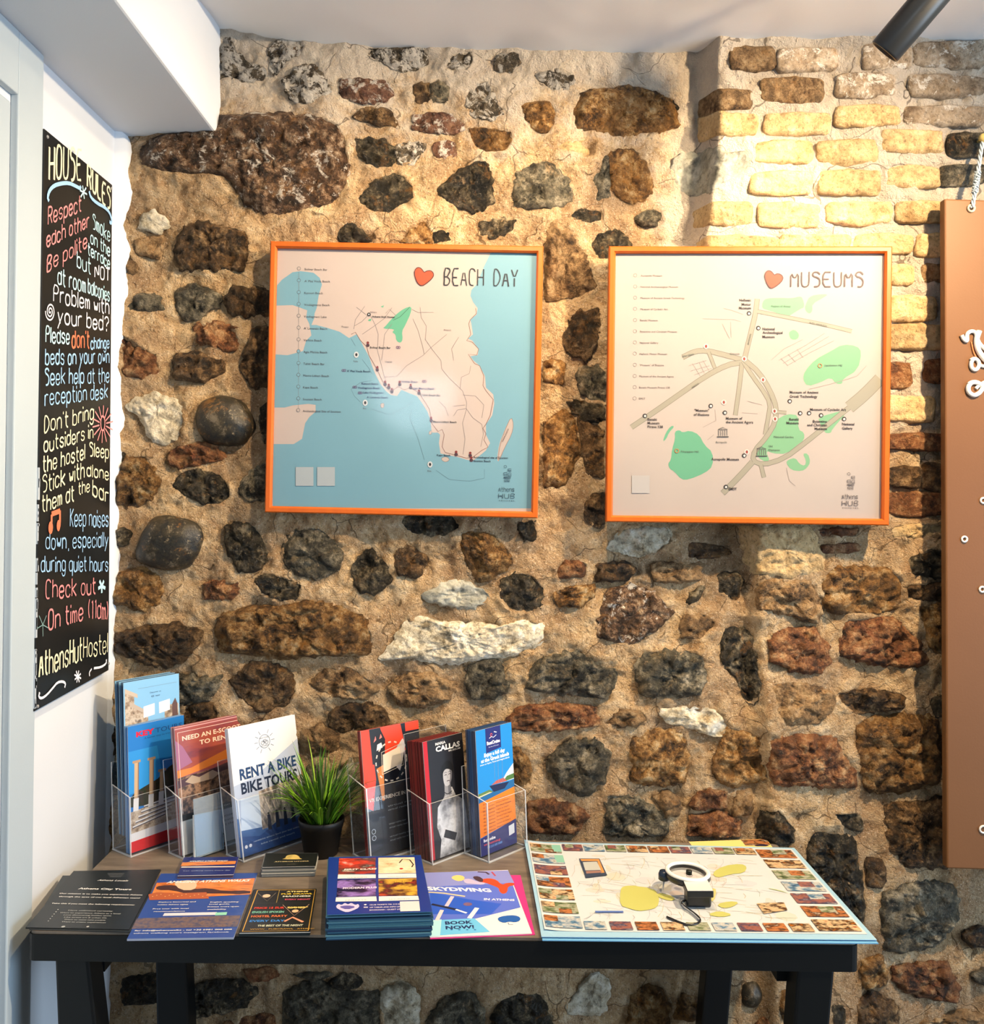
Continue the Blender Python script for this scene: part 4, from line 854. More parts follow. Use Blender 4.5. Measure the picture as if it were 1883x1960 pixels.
star(158, 368, 13, 6, LB, .003); star(195, 812, 36, 14, RD, .0026, 12); star(147, 1295, 12, 8, WH, .003); star(193, 1122, 13, 5, LB, .006); star(80, 1196, 22, 5, (120, 150, 150), .0016)
p.disc((195, 810), .009, flat(RD, .9, .05), 12, ry=.013, ring=.003); p.disc((95, 1010), .0075, flat(ORG, .9, .05), 12, ry=.010); p.disc((110, 1006), .006, flat(ORG, .9, .05), 12, ry=.009)
p.line([(94+math.cos(a)*(a*.55+.5), 596+math.sin(a)*(a*1.1+1)) for a in [k*.35 for k in range(46)]], .0024, flat(WH, .9, .05))
tag(p.make('chalk_writing', CB), kind='stuff')
for a, b in ((91, 262), (213, 361), (208, 1270), (72, 1352)): 
    q = onp(a, b, OB, NB); obj('screw', G().lathe([(0, .0015), (.002, .0014), (.0028, 0)], q, 0, 10, (1, 0, 0)), flat((150, 150, 150), .4), CB)
# ---------------------------------------------------------------- brown board hanging at the right
yb_ = -.105; b0 = at(1807, 380, yb_); b1 = at(1812, 1663, yb_); OBd = Vector((0, yb_, EZ))
BB = empty('hanging_board', ((b0.x+b1.x)/2+.25, yb_+.009, b1.z), 'brown fibreboard with white cord drawings hanging by twine at the right edge', 'board')
mm = N_('brown_fibreboard'); nn = mm.noise(3, 4); M_BB = mm.done(mm.mix(nn, (98, 64, 35), (116, 78, 45)), .5, mm.bump(mm.noise(300, 3), .1, .001), .35)
g = G(); W_ = .52
g.hexa([Vector((b1.x, yb_, b1.z)), Vector((b1.x+W_, yb_, b1.z-.01)), Vector((b1.x+W_, yb_+.018, b1.z-.01)), Vector((b1.x, yb_+.018, b1.z)), Vector((b0.x, yb_, b0.z)), Vector((b0.x+W_, yb_, b0.z-.01)), Vector((b0.x+W_, yb_+.018, b0.z-.01)), Vector((b0.x, yb_+.018, b0.z))])
obj('panel', g, M_BB, BB, bevel=.003)
M_CORD = flat((222, 220, 216), .8, .1)
def ring3(parent, x, y, r, t, name='ring', m=M_CORD, yy=None):
    c = onp(x, y, OBd, Vector((0, 1, 0))); gg = G(); gg.tube([c+Vector((r*math.cos(a), -t*.6, r*math.sin(a))) for a in [2*math.pi*k/18 for k in range(19)]], t, 0, 6); return obj(name, gg, m, parent, smooth=True)
for x, y, r in ((1845, 1032, .0045), (1879, 1128, .0045), (1881, 958, .0045), (1881, 1587, .006)): ring3(BB, x, y, r, .0018)
ring3(BB, 1858, 399, .0055, .0022, 'eyelet', flat((196, 176, 150), .3, .6))
for c, t in (('1839,642 1842,650 1850,655 1848,640 1856,634 1866,636 1868,648 1874,660 1888,672', .0034), ('1872,634 1866,650 1868,668 1878,684 1895,700', .0046), ('1856,690 1864,686 1872,692 1872,702 1866,709 1858,706 1856,696 1860,688', .0034), ('1872,699 1882,702 1895,702', .0030), ('1852,736 1858,732 1868,732 1880,740 1874,752 1862,758 1852,752 1850,742 1856,733', .0040), ('1866,744 1874,736 1890,728', .003), ('1858,655 1862,676 1872,692 1885,705', .0016)):
    gg = G(); gg.tube([onp(a, b, OBd, Vector((0, 1, 0)))+Vector((0, -t*.7, 0)) for a, b in bl_open(bl_open(PX(c)))], t, 0, 7)
    obj('cord_outline', gg, M_CORD if t > .002 else flat((180, 110, 70)), BB, smooth=True)
g = G(); nl = at(1880, 264, -.075); e0 = onp(1858, 399, OBd, Vector((0, 1, 0)))+Vector((0, -.003, 0))
for ph in (0, 2.1, 4.2): g.tube([nl.lerp(e0, t)+Vector((math.cos(t*26+ph)*.0022, math.sin(t*26+ph)*.0022-.002, 0)) for t in [k/40 for k in range(41)]], .0016, 0, 6)
for k in range(9): z = nl.lerp(e0, .5+k*.035); g.tube([z+Vector((.0046*math.cos(a), .0046*math.sin(a)-.002, .002*math.sin(a*3+k))) for a in [6.283*j/10 for j in range(11)]], .0012, 0, 5)
obj('twine', g, flat((176, 190, 200), .8, .1), BB, smooth=True)
tag(obj('wall_nail', G().lathe([(0, .012), (.006, .010), (.008, .004), (.008, 0), (.003, -.001), (.003, -.05)], at(1881, 265, -.078), 0, 14, (0, -1, 0)), flat((210, 190, 120), .3, .5), smooth=True), 'round brass coloured nail head above the brown board', 'nail')
# ---------------------------------------------------------------- track spotlight on the ceiling
M_BLK = flat((20, 24, 30), .32, .5); tip = CAM+ray(1692, 100)*1.35; ax = Vector((.50, -.40, .62)).normalized()
SP = empty('spotlight', tip, 'black cylindrical ceiling spotlight angled at the brick wall', 'lamp')
obj('lamp_body', G().lathe([(.019, .012), (.0215, 0), (.0228, .001), (.0232, .004), (.0232, .150), (.020, .154), (0, .154)], tip, 0, 44, ax), M_BLK, SP, smooth=False).data.shade_smooth()
rf = N_('lamp_lens'); rf.b.inputs['Emission Color'].default_value = (1, .78, .5, 1); rf.b.inputs['Emission Strength'].default_value = 6
obj('lens', G().lathe([(.019, .012), (0, .012)], tip, 0, 24, ax), rf.done((240, 230, 210)), SP)
kn = tip+ax*.12; obj('arm', G().tube([kn, kn+Vector((0, 0, .04)), Vector((kn.x, kn.y, EZ+.800))], .008, 0, 12), M_BLK, SP, smooth=True)
obj('ceiling_plate', G().box((kn.x-.12, kn.y-.018, EZ+.785), (kn.x+.12, kn.y+.018, EZ+.806)), M_BLK, SP, bevel=.002)
# ---------------------------------------------------------------- side table
m = N_('table_laminate'); mp = m.n('ShaderNodeMapping'); mp.inputs['Scale'].default_value = (1, 5, 1); m.l(m.tc, mp.inputs['Vector'])
M_TOP = m.done(m.ramp(m.noise(9, 6, .65, mp.outputs[0]), [(.3, (84, 76, 68)), (.5, (110, 100, 90)), (.7, (132, 120, 107))]), .42, m.bump(m.noise(120, 3), .1, .001), .4)
M_TB = flat((9, 12, 14), .4, .35)
fl, fr_ = ont(52, 1783), ont(1645, 1805); yf = (fl.y+fr_.y)/2; xl, xr = fl.x, fr_.x; yk = -.030
TB = empty('side_table', ((xl+xr)/2, (yf+yk)/2, 0), 'narrow black wooden side table with a brown laminate top under the leaflets', 'table')
def rbox(x0, y0, x1, y1, z0, z1, r=.008):
    P = []; 
    for cx, cy, a0 in ((x1-r, y1-r, 0), (x0+r, y1-r, 1.571), (x0+r, y0+r, 3.142), (x1-r, y0+r, 4.712)): P += [Vector((cx+r*math.cos(a0+k*.393), cy+r*math.sin(a0+k*.393), z1)) for k in range(5)]
    return G().prism(P, (0, 0, 1), z1-z0)
obj('table_top', rbox(xl+.002, yf+.002, xr-.002, yk, TZ-.004, TZ), M_TOP, TB)
zb_ = onp(850, 1850, Vector((0, yf, 0)), Vector((0, 1, 0))).z
obj('edge_frame', rbox(xl, yf, xr, yk, zb_, TZ-.0042, .01), M_TB, TB, bevel=.003)
def leg(px0, px1, pyT, px2, px3, pyB, y0, y1):
    N = Vector((0, 1, 0)); O = Vector((0, y0, 0)); a, b = onp(px0, pyT, O, N), onp(px1, pyT, O, N); c, d_ = onp(px2, pyB, O, N), onp(px3, pyB, O, N)
    k = (zb_-0.0)/(a.z-c.z); fx = lambda p, q: p.x+(q.x-p.x)*k
    e = Vector((0, y1-y0, 0)); A, B = Vector((a.x, y0, zb_+.002)), Vector((b.x, y0, zb_+.002)); C, D_ = Vector((fx(a, c), y0, 0)), Vector((fx(b, d_), y0, 0))
    obj('leg', G().hexa([C, D_, D_+e, C+e, A, B, B+e, A+e]), M_TB, TB, bevel=.004)
leg(104, 168, 1853, 108, 180, 1960, yf+.003, yf+.05); leg(1527, 1598, 1872, 1521, 1590, 1960, yf+.003, yf+.05)
leg(291, 345, 1850, 293, 350, 1960, yk-.05, yk-.005); leg(1365, 1416, 1868, 1357, 1408, 1960, yk-.05, yk-.005)
for sx, x in ((1, xl+.06), (-1, xr-.1)): obj('rail', G().box((x, yf+.05, zb_-.04), (x+.03, yk-.05, zb_)), M_TB, TB)
# ---------------------------------------------------------------- leaflets lying on the table
EX = {}
def sheet_px(name, label, cat, corners, z=TZ, t=.0012, paper=(238, 238, 238), pr=None, group=None, n=1, jit=0, side=None, parent=None, kind=None):
    """corners BL BR FR FL of the upper face as seen in the photograph, on the horizontal plane z+t"""
    q = [ont(a, b, z+t) for a, b in corners]; c = sum(q, Vector())/4; c.z = z
    root = empty(name, c, label, cat, group) if parent is None else parent
    obj('sheet', G().prism([q[3], q[2], q[1], q[0]], (0, 0, 1), t, 0, 1), [paper if not isinstance(paper, tuple) else flat(paper), side or flat((225, 225, 222))], root)
    if pr:
        U = (q[2]-q[3]).normalized(); V = (q[0]-q[3]); p = Print(q[3], U, V); p.z = .0002; p.L = (q[2]-q[3]).length; p.q = corners; pr(p); p.make('print', root)
    return root
def pile_px(label, cat, corners, z0, z1, cols, group=None, n=None, j=.0016, seed=1):
    """pile of sheets too thin to count, below a top sheet"""
    n = n or int((z1-z0)/.0022); r = random.Random(seed); g = G(); q0 = [ont(a, b, z1) for a, b in corners]
    for k in range(n):
        za_, zb2 = z0+(z1-z0)*k/n, z0+(z1-z0)*(k+.86)/n; dx, dy = r.uniform(-j, j), r.uniform(-j, j)
        q = [p+Vector((dx, dy, zb2-z1)) for p in q0]; g.prism([q[3], q[2], q[1], q[0]], (0, 0, 1), zb2-za_, r.randrange(len(cols)))
    return tag(obj('leaflet_pile', g, [flat(c, .55) for c in cols]), label, cat, group, 'stuff')
WHT = (232, 232, 232)
def tours(p):
    p.text('Athens Locals', (186, 1686), .0052, WHT, shear=.3, bold=.6, fit=.048)
    for k in range(4): p.line([(206+k*1.5, 1672+k*2.2), (238-k*2, 1672+k*2.2)], .0012, (110, 114, 118))
    p.text('Athens City Tours', (149, 1702), .0056, WHT, bold=1.6, fit=.083)
    p.text('Our mission is to make you experience Athens', (113, 1711), .0036, WHT, bold=1, fit=.128)
    p.text('through the eyes of our local Athenian team!', (112, 1717), .0036, WHT, bold=1, fit=.124)
    p.text('Take this if you meet the following requirements:', (98, 1730), .0034, WHT, bold=1, fit=.125)
    for k, (t, x, f) in enumerate((('Have unlimited curiosity', 130, .066), ('Want to experience Athens as a local', 114, .089), ('Love discovering hidden spots', 121, .070), ('Like street art & urban life', 122, .062), ('Want to meet new people', 122, .060), ('Want to create experiences', 117, .064))): p.text(t, (x, 1743.5+k*4.4), .0034, (170, 174, 174), bold=.6, fit=f); p.disc((111-k*3.7, 1741+k*4.4), .0009, WHT, 6)
    p.disc((121, 1774), .0028, (180, 184, 184), 8); p.disc((168, 1774), .002, (190, 190, 190), 8); p.line([(135, 1774), (157, 1774)], .001, (80, 84, 88))
sheet_px('flyer', 'black leaflet headed Athens City Tours at the left end of the table', 'flyer', [(141, 1667), (308, 1664), (247, 1779), (49, 1775)], paper=flat((30, 35, 38), .35), side=flat((20, 22, 24)), pr=tours, t=.0022)
sheet_px('flyer', 'dark leaflet peeking out below the black city tours leaflet at the wall side', 'flyer', [(120, 1676), (300, 1672), (262, 1784), (56, 1779)], paper=flat((36, 42, 46), .35), side=flat((20, 22, 24)), z=TZ-.0001, t=.0012)
SUN = photo([(150, 80, 46), (206, 116, 54), (222, 140, 72), (120, 66, 60)], 26, 1, (1, 4, 1)); CITY = photo([(50, 60, 96), (84, 80, 100), (120, 100, 96), (70, 60, 70)], 110, 3)
def walks(p):
    p.poly([(300, 1690), (488, 1681), (480, 1712), (286, 1722)], SUN)
    p.poly([(262, 1758), (461, 1752), (454, 1774), (252, 1778)], CITY)
    p.poly(bl(PX('298,1697 320,1694 345,1696 370,1702 400,1700 430,1706 480,1704 478,1712 400,1710 360,1712 330,1704 300,1704'), 1), (70, 44, 44)); p.poly(PX('284,1712 300,1708 340,1710 395,1708 400,1720 286,1723'), (176, 90, 50)); p.poly(bl(PX('330,1688 370,1684 378,1692 372,1704 345,1704'), 1), (222, 190, 160))
    for k in range(14): p.disc((292+k*8, 1716-(k%3)*2), .0011, (240, 200, 130), 6)
    p.text('AMAZING ATHENS WALKS', (318, 1691), .0085, WHT, bold=1.8, fit=.128, shear=.25, ang=.03)
    for k, (t, x, y, f) in enumerate((('Explore historical and', 303, 1728, .055), ('hidden Athens sights', 301, 1733, .045), ('Free tour with local', 292, 1741, .052), ('recommendations', 294, 1746, .045), ('English speaking', 402, 1728, .042), ('local guide', 400, 1732, .030), ('Private tours upon', 397, 1737, .046), ('availability', 396, 1742, .028))): p.text(t, (x, y), .0032, WHT, bold=.8, fit=f)
    p.line([(313, 1751), (414, 1749)], .009, (214, 214, 226)); p.line([(412, 1750), (434, 1749)], .0095, (140, 208, 186))
    p.text('for info@athenswalks - tel +30 6981 000 000', (257, 1783), .0036, WHT, bold=1, fit=.135); p.text('athens walking tours instagram facebook', (255, 1788), .0036, (190, 200, 230), bold=1, fit=.132)
BLU_T = flat((44, 74, 150), .35)
sheet_px('flyer', 'blue leaflet AMAZING ATHENS WALKS with an orange sunset photo on the table', 'flyer', [(308, 1672), (493, 1671), (447, 1794), (243, 1797)], paper=BLU_T, side=flat((150, 160, 185)), pr=walks, t=.003)
def walks2(p):
    p.poly([(349, 1651), (452, 1648), (450, 1654), (346, 1658)], SUN); p.line([(347, 1660), (449, 1659)], .004, (226, 214, 206)); p.text('AMAZING ATHENS WALKS', (361, 1650), .0050, WHT, bold=1, fit=.062, shear=.3); p.text('free walking tours every day', (350, 1668), .0036, (170, 180, 210), fit=.075)
sheet_px('card', 'topmost small blue walking tour card behind the large blue walks leaflet', 'card', [(352, 1641), (457, 1640), (447, 1674), (340, 1676)], paper=flat((36, 44, 110), .35), pr=walks2, z=TZ+.008, t=.0008)
pile_px('pile of blue walking tour cards just below the topmost one, behind the walks leaflet', 'cards', [(352, 1641), (457, 1640), (447, 1674), (340, 1676)], TZ+.0002, TZ+.0078, [(50, 56, 110), (150, 110, 110), (30, 34, 80)])
def atheros(p):
    p.poly(bl(PX('538,1645 546,1643 548,1638 556,1636 566,1636 572,1639 574,1643 580,1645'), 1), (206, 182, 104)); p.text('ATHEROS UTOPIA', (525, 1650.5), .0036, (206, 190, 140), bold=1, fit=.056); p.text('HOTEL', (549, 1655), .0022, (120, 112, 90), fit=.014)
zc = .017
sheet_px('card', 'topmost black business card with a golden emblem beside the plant pot', 'card', [(509, 1633), (609, 1633), (604, 1658), (502, 1660)], paper=flat((28, 32, 30), .35), pr=atheros, z=TZ+zc, t=.0006)
pile_px('pile of cards with light grey edges right below the golden emblem card', 'cards', [(509, 1633), (609, 1633), (604, 1658), (502, 1660)], TZ+.0002, TZ+zc-.0002, [(140, 144, 144), (172, 174, 172), (110, 114, 116)], n=9)
GLD = (206, 160, 70)
def crawl(p):
    c = PX('493,1704 603,1703 590,1781 464,1783'); p.line(c, .0014, GLD, closed=True); p.line([(535, 1703), (529, 1728)], .0010, (150, 130, 70)); p.line([(487, 1729), (598, 1728)], .0008, (70, 70, 70))
    p.line([(493, 1709), (511, 1725), (528, 1709)], .0010, (120, 110, 100)); p.disc((510, 1715), .006, (226, 190, 160), 12, ry=.006)
    for t, x, y, f, c2 in (('ATHENS', 548, 1708, .033, (236, 220, 140)), ('PUB CRAWL', 538, 1712.5, .048, (220, 190, 60)), ('MADNESS', 541, 1717, .042, (236, 236, 220)), ('EVERY NIGHT', 545, 1723, .038, (200, 80, 110))): p.text(t, (x, y), .0042, c2, bold=1.6, fit=f)
    for t, y, c2, f, x in (('PRICE 15 EUR', 1740, (196, 60, 44), .044, 486), ('ENGLISH SPOKEN', 1748, (120, 190, 170), .046, 482), ('HOSTEL PARTY', 1756, (210, 110, 60), .052, 480), ('EVERY DAY', 1765, (60, 130, 210), .050, 477)): p.text(t, (x, y), .0062, c2, bold=1.6, fit=f)
    p.line([(541, 1732), (563, 1753), (592, 1731)], .0010, (170, 140, 120)); p.text('GAMES', (550, 1739), .005, (226, 210, 120), bold=1.2, fit=.026); p.text('BAR HOP', (550, 1738), .004, (226, 200, 110), bold=1, fit=.03); p.disc((565, 1744), .005, (220, 180, 140), 10)
    p.line([(544, 1764), (560, 1756), (580, 1765)], .004, (226, 150, 120)); p.text('THE BEST OF THE NIGHT', (492, 1774), .0058, (200, 205, 180), bold=1.2, fit=.064); p.text('WWW . PUBCRAWL . ATHENS', (478, 1780), .003, GLD, bold=.6, fit=.09)
sheet_px('card', 'square black card with a golden border and colourful lines of text at the table edge', 'card', [(487, 1702), (606, 1701), (594, 1784), (458, 1786)], paper=flat((24, 24, 26), .35), pr=crawl, z=TZ+.006, t=.0008)
pile_px('pile of black cards below the golden bordered card', 'cards', [(487, 1702), (606, 1701), (594, 1784), (458, 1786)], TZ+.0002, TZ+.0058, [(40, 50, 50), (26, 32, 34), (120, 110, 70)], n=4)
PT = [photo(c, 22, i, (1, 1.6, 1)) for i, c in enumerate([[(226, 210, 190), (60, 50, 50), (200, 60, 40), (230, 220, 210)], [(200, 120, 50), (240, 220, 190), (226, 190, 150), (120, 60, 40)], [(40, 30, 90), (20, 16, 40), (150, 120, 200), (60, 20, 70)], [(200, 80, 40), (60, 20, 30), (220, 170, 60), (30, 20, 30)]])]
def clubs(p):
    for c, m_ in (('649,1643 719,1642 718,1672 647,1674', 0), ('724,1642 793,1641 796,1671 724,1672', 1), ('646,1684 719,1683 719,1715 644,1717', 2), ('724,1683 797,1681 799,1714 725,1715', 3)): p.poly(PX(c), PT[m_])
    for c in ('647,1674 719,1674 719,1681 646,1682', '724,1673 796,1672 797,1680 724,1681', '643,1718 720,1716 721,1725 642,1726', '725,1716 800,1715 802,1723 725,1725'): p.poly(PX(c), (226, 224, 222))
    for t, x, y in (('THURSDAYS', 683, 1680.5), ('WEDNESDAYS', 760, 1679), ('FRIDAYS', 681, 1724), ('SATURDAYS', 764, 1722)): p.text(t, (x, y), .0030, (120, 120, 130), al='c', fit=.030)
    p.text('FIRST CLASS', (658, 1666), .0056, (236, 226, 220), bold=1.6, fit=.050, shear=.2); p.line([(650, 1670), (716, 1669)], .003, (150, 40, 40)); p.text('MODERN PLUS', (656, 1702), .0062, (226, 216, 240), bold=1.6, fit=.050); p.text('HIP HOP', (756, 1689), .005, (226, 180, 60), bold=1.4, fit=.026)
    p.disc((682, 1652), .006, (200, 60, 40), 10); p.disc((773, 1655), .0105, (232, 210, 186), 12, ry=.010); p.disc((768, 1663), .003, (190, 40, 30), 8); p.line(PX('764,1652 770,1645 784,1646 791,1655 788,1660'), .0022, (40, 34, 36))
    p.poly(bl(PX('642,1737 647,1730 654,1733 660,1728 666,1732 672,1728 680,1733 686,1730 688,1737 676,1743 664,1747 652,1743'), 1), (196, 190, 226)); p.poly(bl(PX('647,1736 664,1733 683,1736 664,1742'), 1), (90, 84, 160))
    for k, t in enumerate(('CLUB TICKETS TEL 210 000', 'VIP TABLES AND INFO LINE', 'BOOKINGS - GUEST LIST')): p.text(t, (707, 1733.5+k*5), .0036, (210, 206, 226), bold=1, fit=.046)
    p.disc((699, 1732), .002, WHT, 8); p.line([(696, 1737), (704, 1737)], .003, (206, 200, 220)); p.poly(PX('765,1726 802,1725 804,1744 766,1745'), (206, 206, 210))
hz = .037; SC_ = [(629, 1641), (805, 1637), (827, 1745), (626, 1751)]; NAVY = flat((24, 52, 134), .35)
sheet_px('flyer', 'square navy leaflet with four club night pictures, topmost of the tall blue stack', 'flyer', SC_, paper=NAVY, side=flat((60, 110, 140)), pr=clubs, z=TZ+hz, t=.0008)
pile_px('tall pile of blue club leaflets with teal edges at the front of the table', 'leaflets', SC_, TZ+.0002, TZ+hz-.0002, [(28, 62, 92), (52, 98, 122), (20, 44, 80), (74, 118, 138)], n=17, j=.0022)
MAG = flat((196, 50, 130), .4)
sheet_px('flyer', 'magenta leaflet lying mostly hidden under the skydiving leaflet', 'flyer', [(832, 1674), (996, 1675), (1024, 1789), (823, 1797)], paper=MAG, side=flat((170, 40, 110)), t=.0008)
def sky(p):
    p.poly(PX('800,1671 972,1666 996,1737 908,1759 823,1762'), (84, 108, 206)); p.poly(PX('805,1671 972,1666 984,1690 812,1698'), (132, 140, 206)); p.poly(PX('823,1708 900,1722 960,1730 940,1750 823,1750'), (40, 88, 200))
    p.poly(PX('823,1762 908,1758 938,1784 823,1792'), (104, 186, 230)); p.poly(PX('820,1762 845,1760 842,1792 822,1793'), (170, 222, 232))
    p.poly(bl(PX('914,1688 922,1683 936,1681 950,1684 960,1694 970,1690 984,1690 984,1695 972,1697 971,1708 962,1712 955,1706 955,1700 940,1694 930,1690'), 1), (206, 70, 30)); p.poly(bl(PX('862,1680 872,1675 884,1676 890,1680 886,1686 874,1687'), 1), (240, 200, 120)); p.poly(bl(PX('886,1683 900,1682 914,1688 930,1690 924,1694 904,1692 890,1691'), 1), (190, 180, 214)); p.poly(bl(PX('904,1678 916,1677 926,1684 922,1690 908,1684'), 1), (70, 50, 60))
    p.line(PX('914,1669 930,1670 936,1674'), .004, (70, 50, 70)); p.line(PX('941,1669 948,1677'), .003, (180, 70, 90))
    p.text('SKYDIVING', (819, 1704), .0125, (236, 238, 244), bold=2, fit=.100, ang=-.14, shear=-.3); p.text('IN ATHENS', (926, 1723), .0066, (226, 230, 240), bold=1.6, fit=.047, ang=-.14); p.line(PX('820,1708 850,1710 890,1716'), .0035, (226, 204, 150))
    p.line(PX('826,1731 850,1736 880,1743'), .006, (30, 34, 60)); p.line(PX('872,1741 893,1748'), .004, (226, 230, 240)); p.line(PX('866,1716 854,1735'), .006, (200, 190, 210)); p.line(PX('846,1742 836,1762'), .006, (214, 204, 210)); p.line(PX('913,1738 898,1758'), .007, (224, 224, 236)); p.disc((895, 1731), .007, (120, 90, 120), 10, ry=.006)
    p.text('BOOK', (852, 1770), .010, (26, 40, 90), bold=2, fit=.040); p.text('NOW!', (853, 1779), .010, (26, 40, 90), bold=2, fit=.041)
    p.poly(bl(PX('952,1757 965,1753 985,1752 996,1756 995,1763 985,1766 975,1764 964,1767 954,1763'), 1), (24, 88, 170)); p.line(PX('972,1766 974,1770 982,1770'), .0012, (90, 110, 160))
    for k in range(4): p.line([(862+k*15, 1780), (866+k*15, 1780)], .003, (40, 110, 170))
sheet_px('flyer', 'white and blue skydiving leaflet with a parachutist in orange on top of a magenta one', 'flyer', [(806, 1671), (972, 1665), (1018, 1786), (823, 1793)], paper=flat((232, 228, 226), .35), pr=sky, z=TZ+.0012, t=.0014)
# ---------------------------------------------------------------- folded city maps under the camera gadget
rs_ = random.Random(11); PAL = [[(120, 60, 34), (180, 116, 70), (60, 34, 24), (206, 184, 160)], [(30, 44, 34), (90, 106, 70), (170, 170, 150), (60, 80, 96)], [(70, 36, 40), (150, 96, 84), (50, 50, 80), (190, 180, 176)], [(190, 110, 30), (40, 28, 22), (210, 180, 140), (140, 54, 28)], [(24, 44, 80), (80, 120, 150), (190, 190, 186), (40, 64, 44)]]
PHO = [photo(c, 55, i+20, (1, 1.5, 1), .3) for i, c in enumerate(PAL*2)]
def lerp2(a, b, t): return (a[0]+(b[0]-a[0])*t, a[1]+(b[1]-a[1])*t)
MC = [(1003, 1611), (1520, 1623), (1678, 1799), (1036, 1793)]
def mp_(u, v):  # u left-right, v back-front across the sheet, perspective-true because it is taken in the plane
    a = MW[0].lerp(MW[1], u); b = MW[3].lerp(MW[2], u); return a.lerp(b, v)
def citymap(p):
    def uv(u, v): q = mp_(u, v)-p.O; return q.dot(p.U), q.dot(p.V)
    def R(u0, v0, u1, v1, m_):
        if u1-u0 > .022 and u0 < .12:
            us = sorted({u0, u1} | {k*.015 for k in range(9) if u0 < k*.015 < u1}); zz = p.z
            for a_, b_ in zip(us, us[1:]): p.z = zz; R1(a_, v0, b_, v1, m_)
        else: R1(u0, v0, u1, v1, m_)
    def R1(u0, v0, u1, v1, m_): p.poly([uv(u0, v0), uv(u0, v1), uv(u1, v1), uv(u1, v0)][::-1], m_, False)
    R(.012, .02, .985, .955, (234, 238, 244)); R(.135, .13, .835, .86, flat((196, 202, 208), .4))
    SM = [(226, 228, 218), (222, 226, 236), (234, 226, 222)]
    for k in range(26):
        u, v = rs_.uniform(.16, .78), rs_.uniform(.16, .8); w, h = rs_.uniform(.01, .05), rs_.uniform(.02, .08); p.poly(bl([uv(u-w, v), uv(u, v-h), uv(u+w, v), uv(u, v+h)], 1), SM[k % 3], False)
    for k in range(190):
        u, v = rs_.uniform(.15, .78), rs_.uniform(.16, .82); a = rs_.choice((.2, 1.75))+rs_.uniform(-.35, .35); l = rs_.uniform(.02, .10)
        u2, v2 = min(.83, max(.14, u+l*math.cos(a))), min(.85, max(.14, v+l*1.5*math.sin(a))); p.line([uv(u, v), uv((u+u2)/2+.006, (v+v2)/2), uv(u2, v2)], .0006, [(212, 196, 186), (196, 204, 214), (222, 206, 160), (200, 212, 196)][k % 4], False)
    GR = flat((180, 182, 104), .4)
    p.poly(bl(PX('1187,1705 1192,1697 1214,1696 1222,1698 1240,1700 1256,1706 1258,1714 1262,1722 1258,1738 1240,1743 1222,1745 1204,1740 1186,1734'), 1), GR); p.poly(bl(PX('1258,1710 1278,1712 1294,1722 1282,1726 1258,1718'), 1), GR)
    p.poly(bl(PX('1362,1672 1385,1658 1418,1654 1430,1660 1424,1672 1398,1674 1372,1682'), 1), GR); p.poly(bl(PX('1370,1732 1395,1726 1415,1728 1402,1737 1384,1740'), 1), GR); p.poly(bl(PX('1352,1752 1376,1744 1404,1752 1380,1757'), 1), GR); p.poly(bl(PX('1362,1700 1372,1704 1366,1728 1356,1722'), 1), (222, 214, 140)); p.poly(bl(PX('1464,1700 1490,1704 1512,1712 1498,1708'), 1), (206, 220, 160))
    # photographs printed round the border
    for k in range(7):
        v = .045+k*.131; R(.018, v, .130, v+.104, PHO[(k*3+1) % 10]); R(.018, v, .060, v+.05, PHO[(k*7+3) % 10]); R(.07, v+.06, .11, v+.104, PHO[(k*4) % 10])
        if k < 2: R(.098, v, .130, v+.088, (150, 214, 196))
        R(.846, v, .976, v+.104, PHO[(k*3) % 10]); R(.90, v, .95, v+.06, PHO[(k*7+1) % 10])
    for k in range(9): u = .137+k*.0785; R(u, .035, u+.073, .118, PHO[(k*7+2) % 10]); R(u, .872, u+.066, .945, PHO[(k*3+4) % 10]); R(u+.01, .035, u+.04, .08, PHO[(k*3+1) % 10])
    p.poly(PX('1108,1645 1147,1645 1162,1677 1121,1682'), (60, 74, 100)); p.poly(PX('1110,1646 1146,1646 1157,1672 1150,1673 1143,1650 1113,1650'), (224, 160, 90)); p.poly(PX('1115,1652 1142,1651 1150,1667 1120,1668'), (206, 210, 206)); p.poly(PX('1121,1669 1150,1668 1152,1672 1122,1674'), (170, 130, 120))
    p.line(PX('1139,1747 1193,1747'), .0052, (90, 124, 200)); p.poly(PX('1448,1731 1500,1729 1507,1744 1462,1751'), PHO[3])
MW = [ont(a, b, TZ+.004) for a, b in MC]
EDG = flat((120, 178, 216), .4); c_ = sum(MW, Vector())/4; c_.z = TZ
MP = empty('city_map', c_, 'large city map edged light blue with photos round its border, topmost at the table right', 'map')
def curl(P_, u, v): return P_+Vector((0, 0, .004*max(0, 1-u/.12)**2*max(0, (1-v)/.25 if v > .75 else 1)+.0025*math.sin(u*5)*math.sin(v*3)))
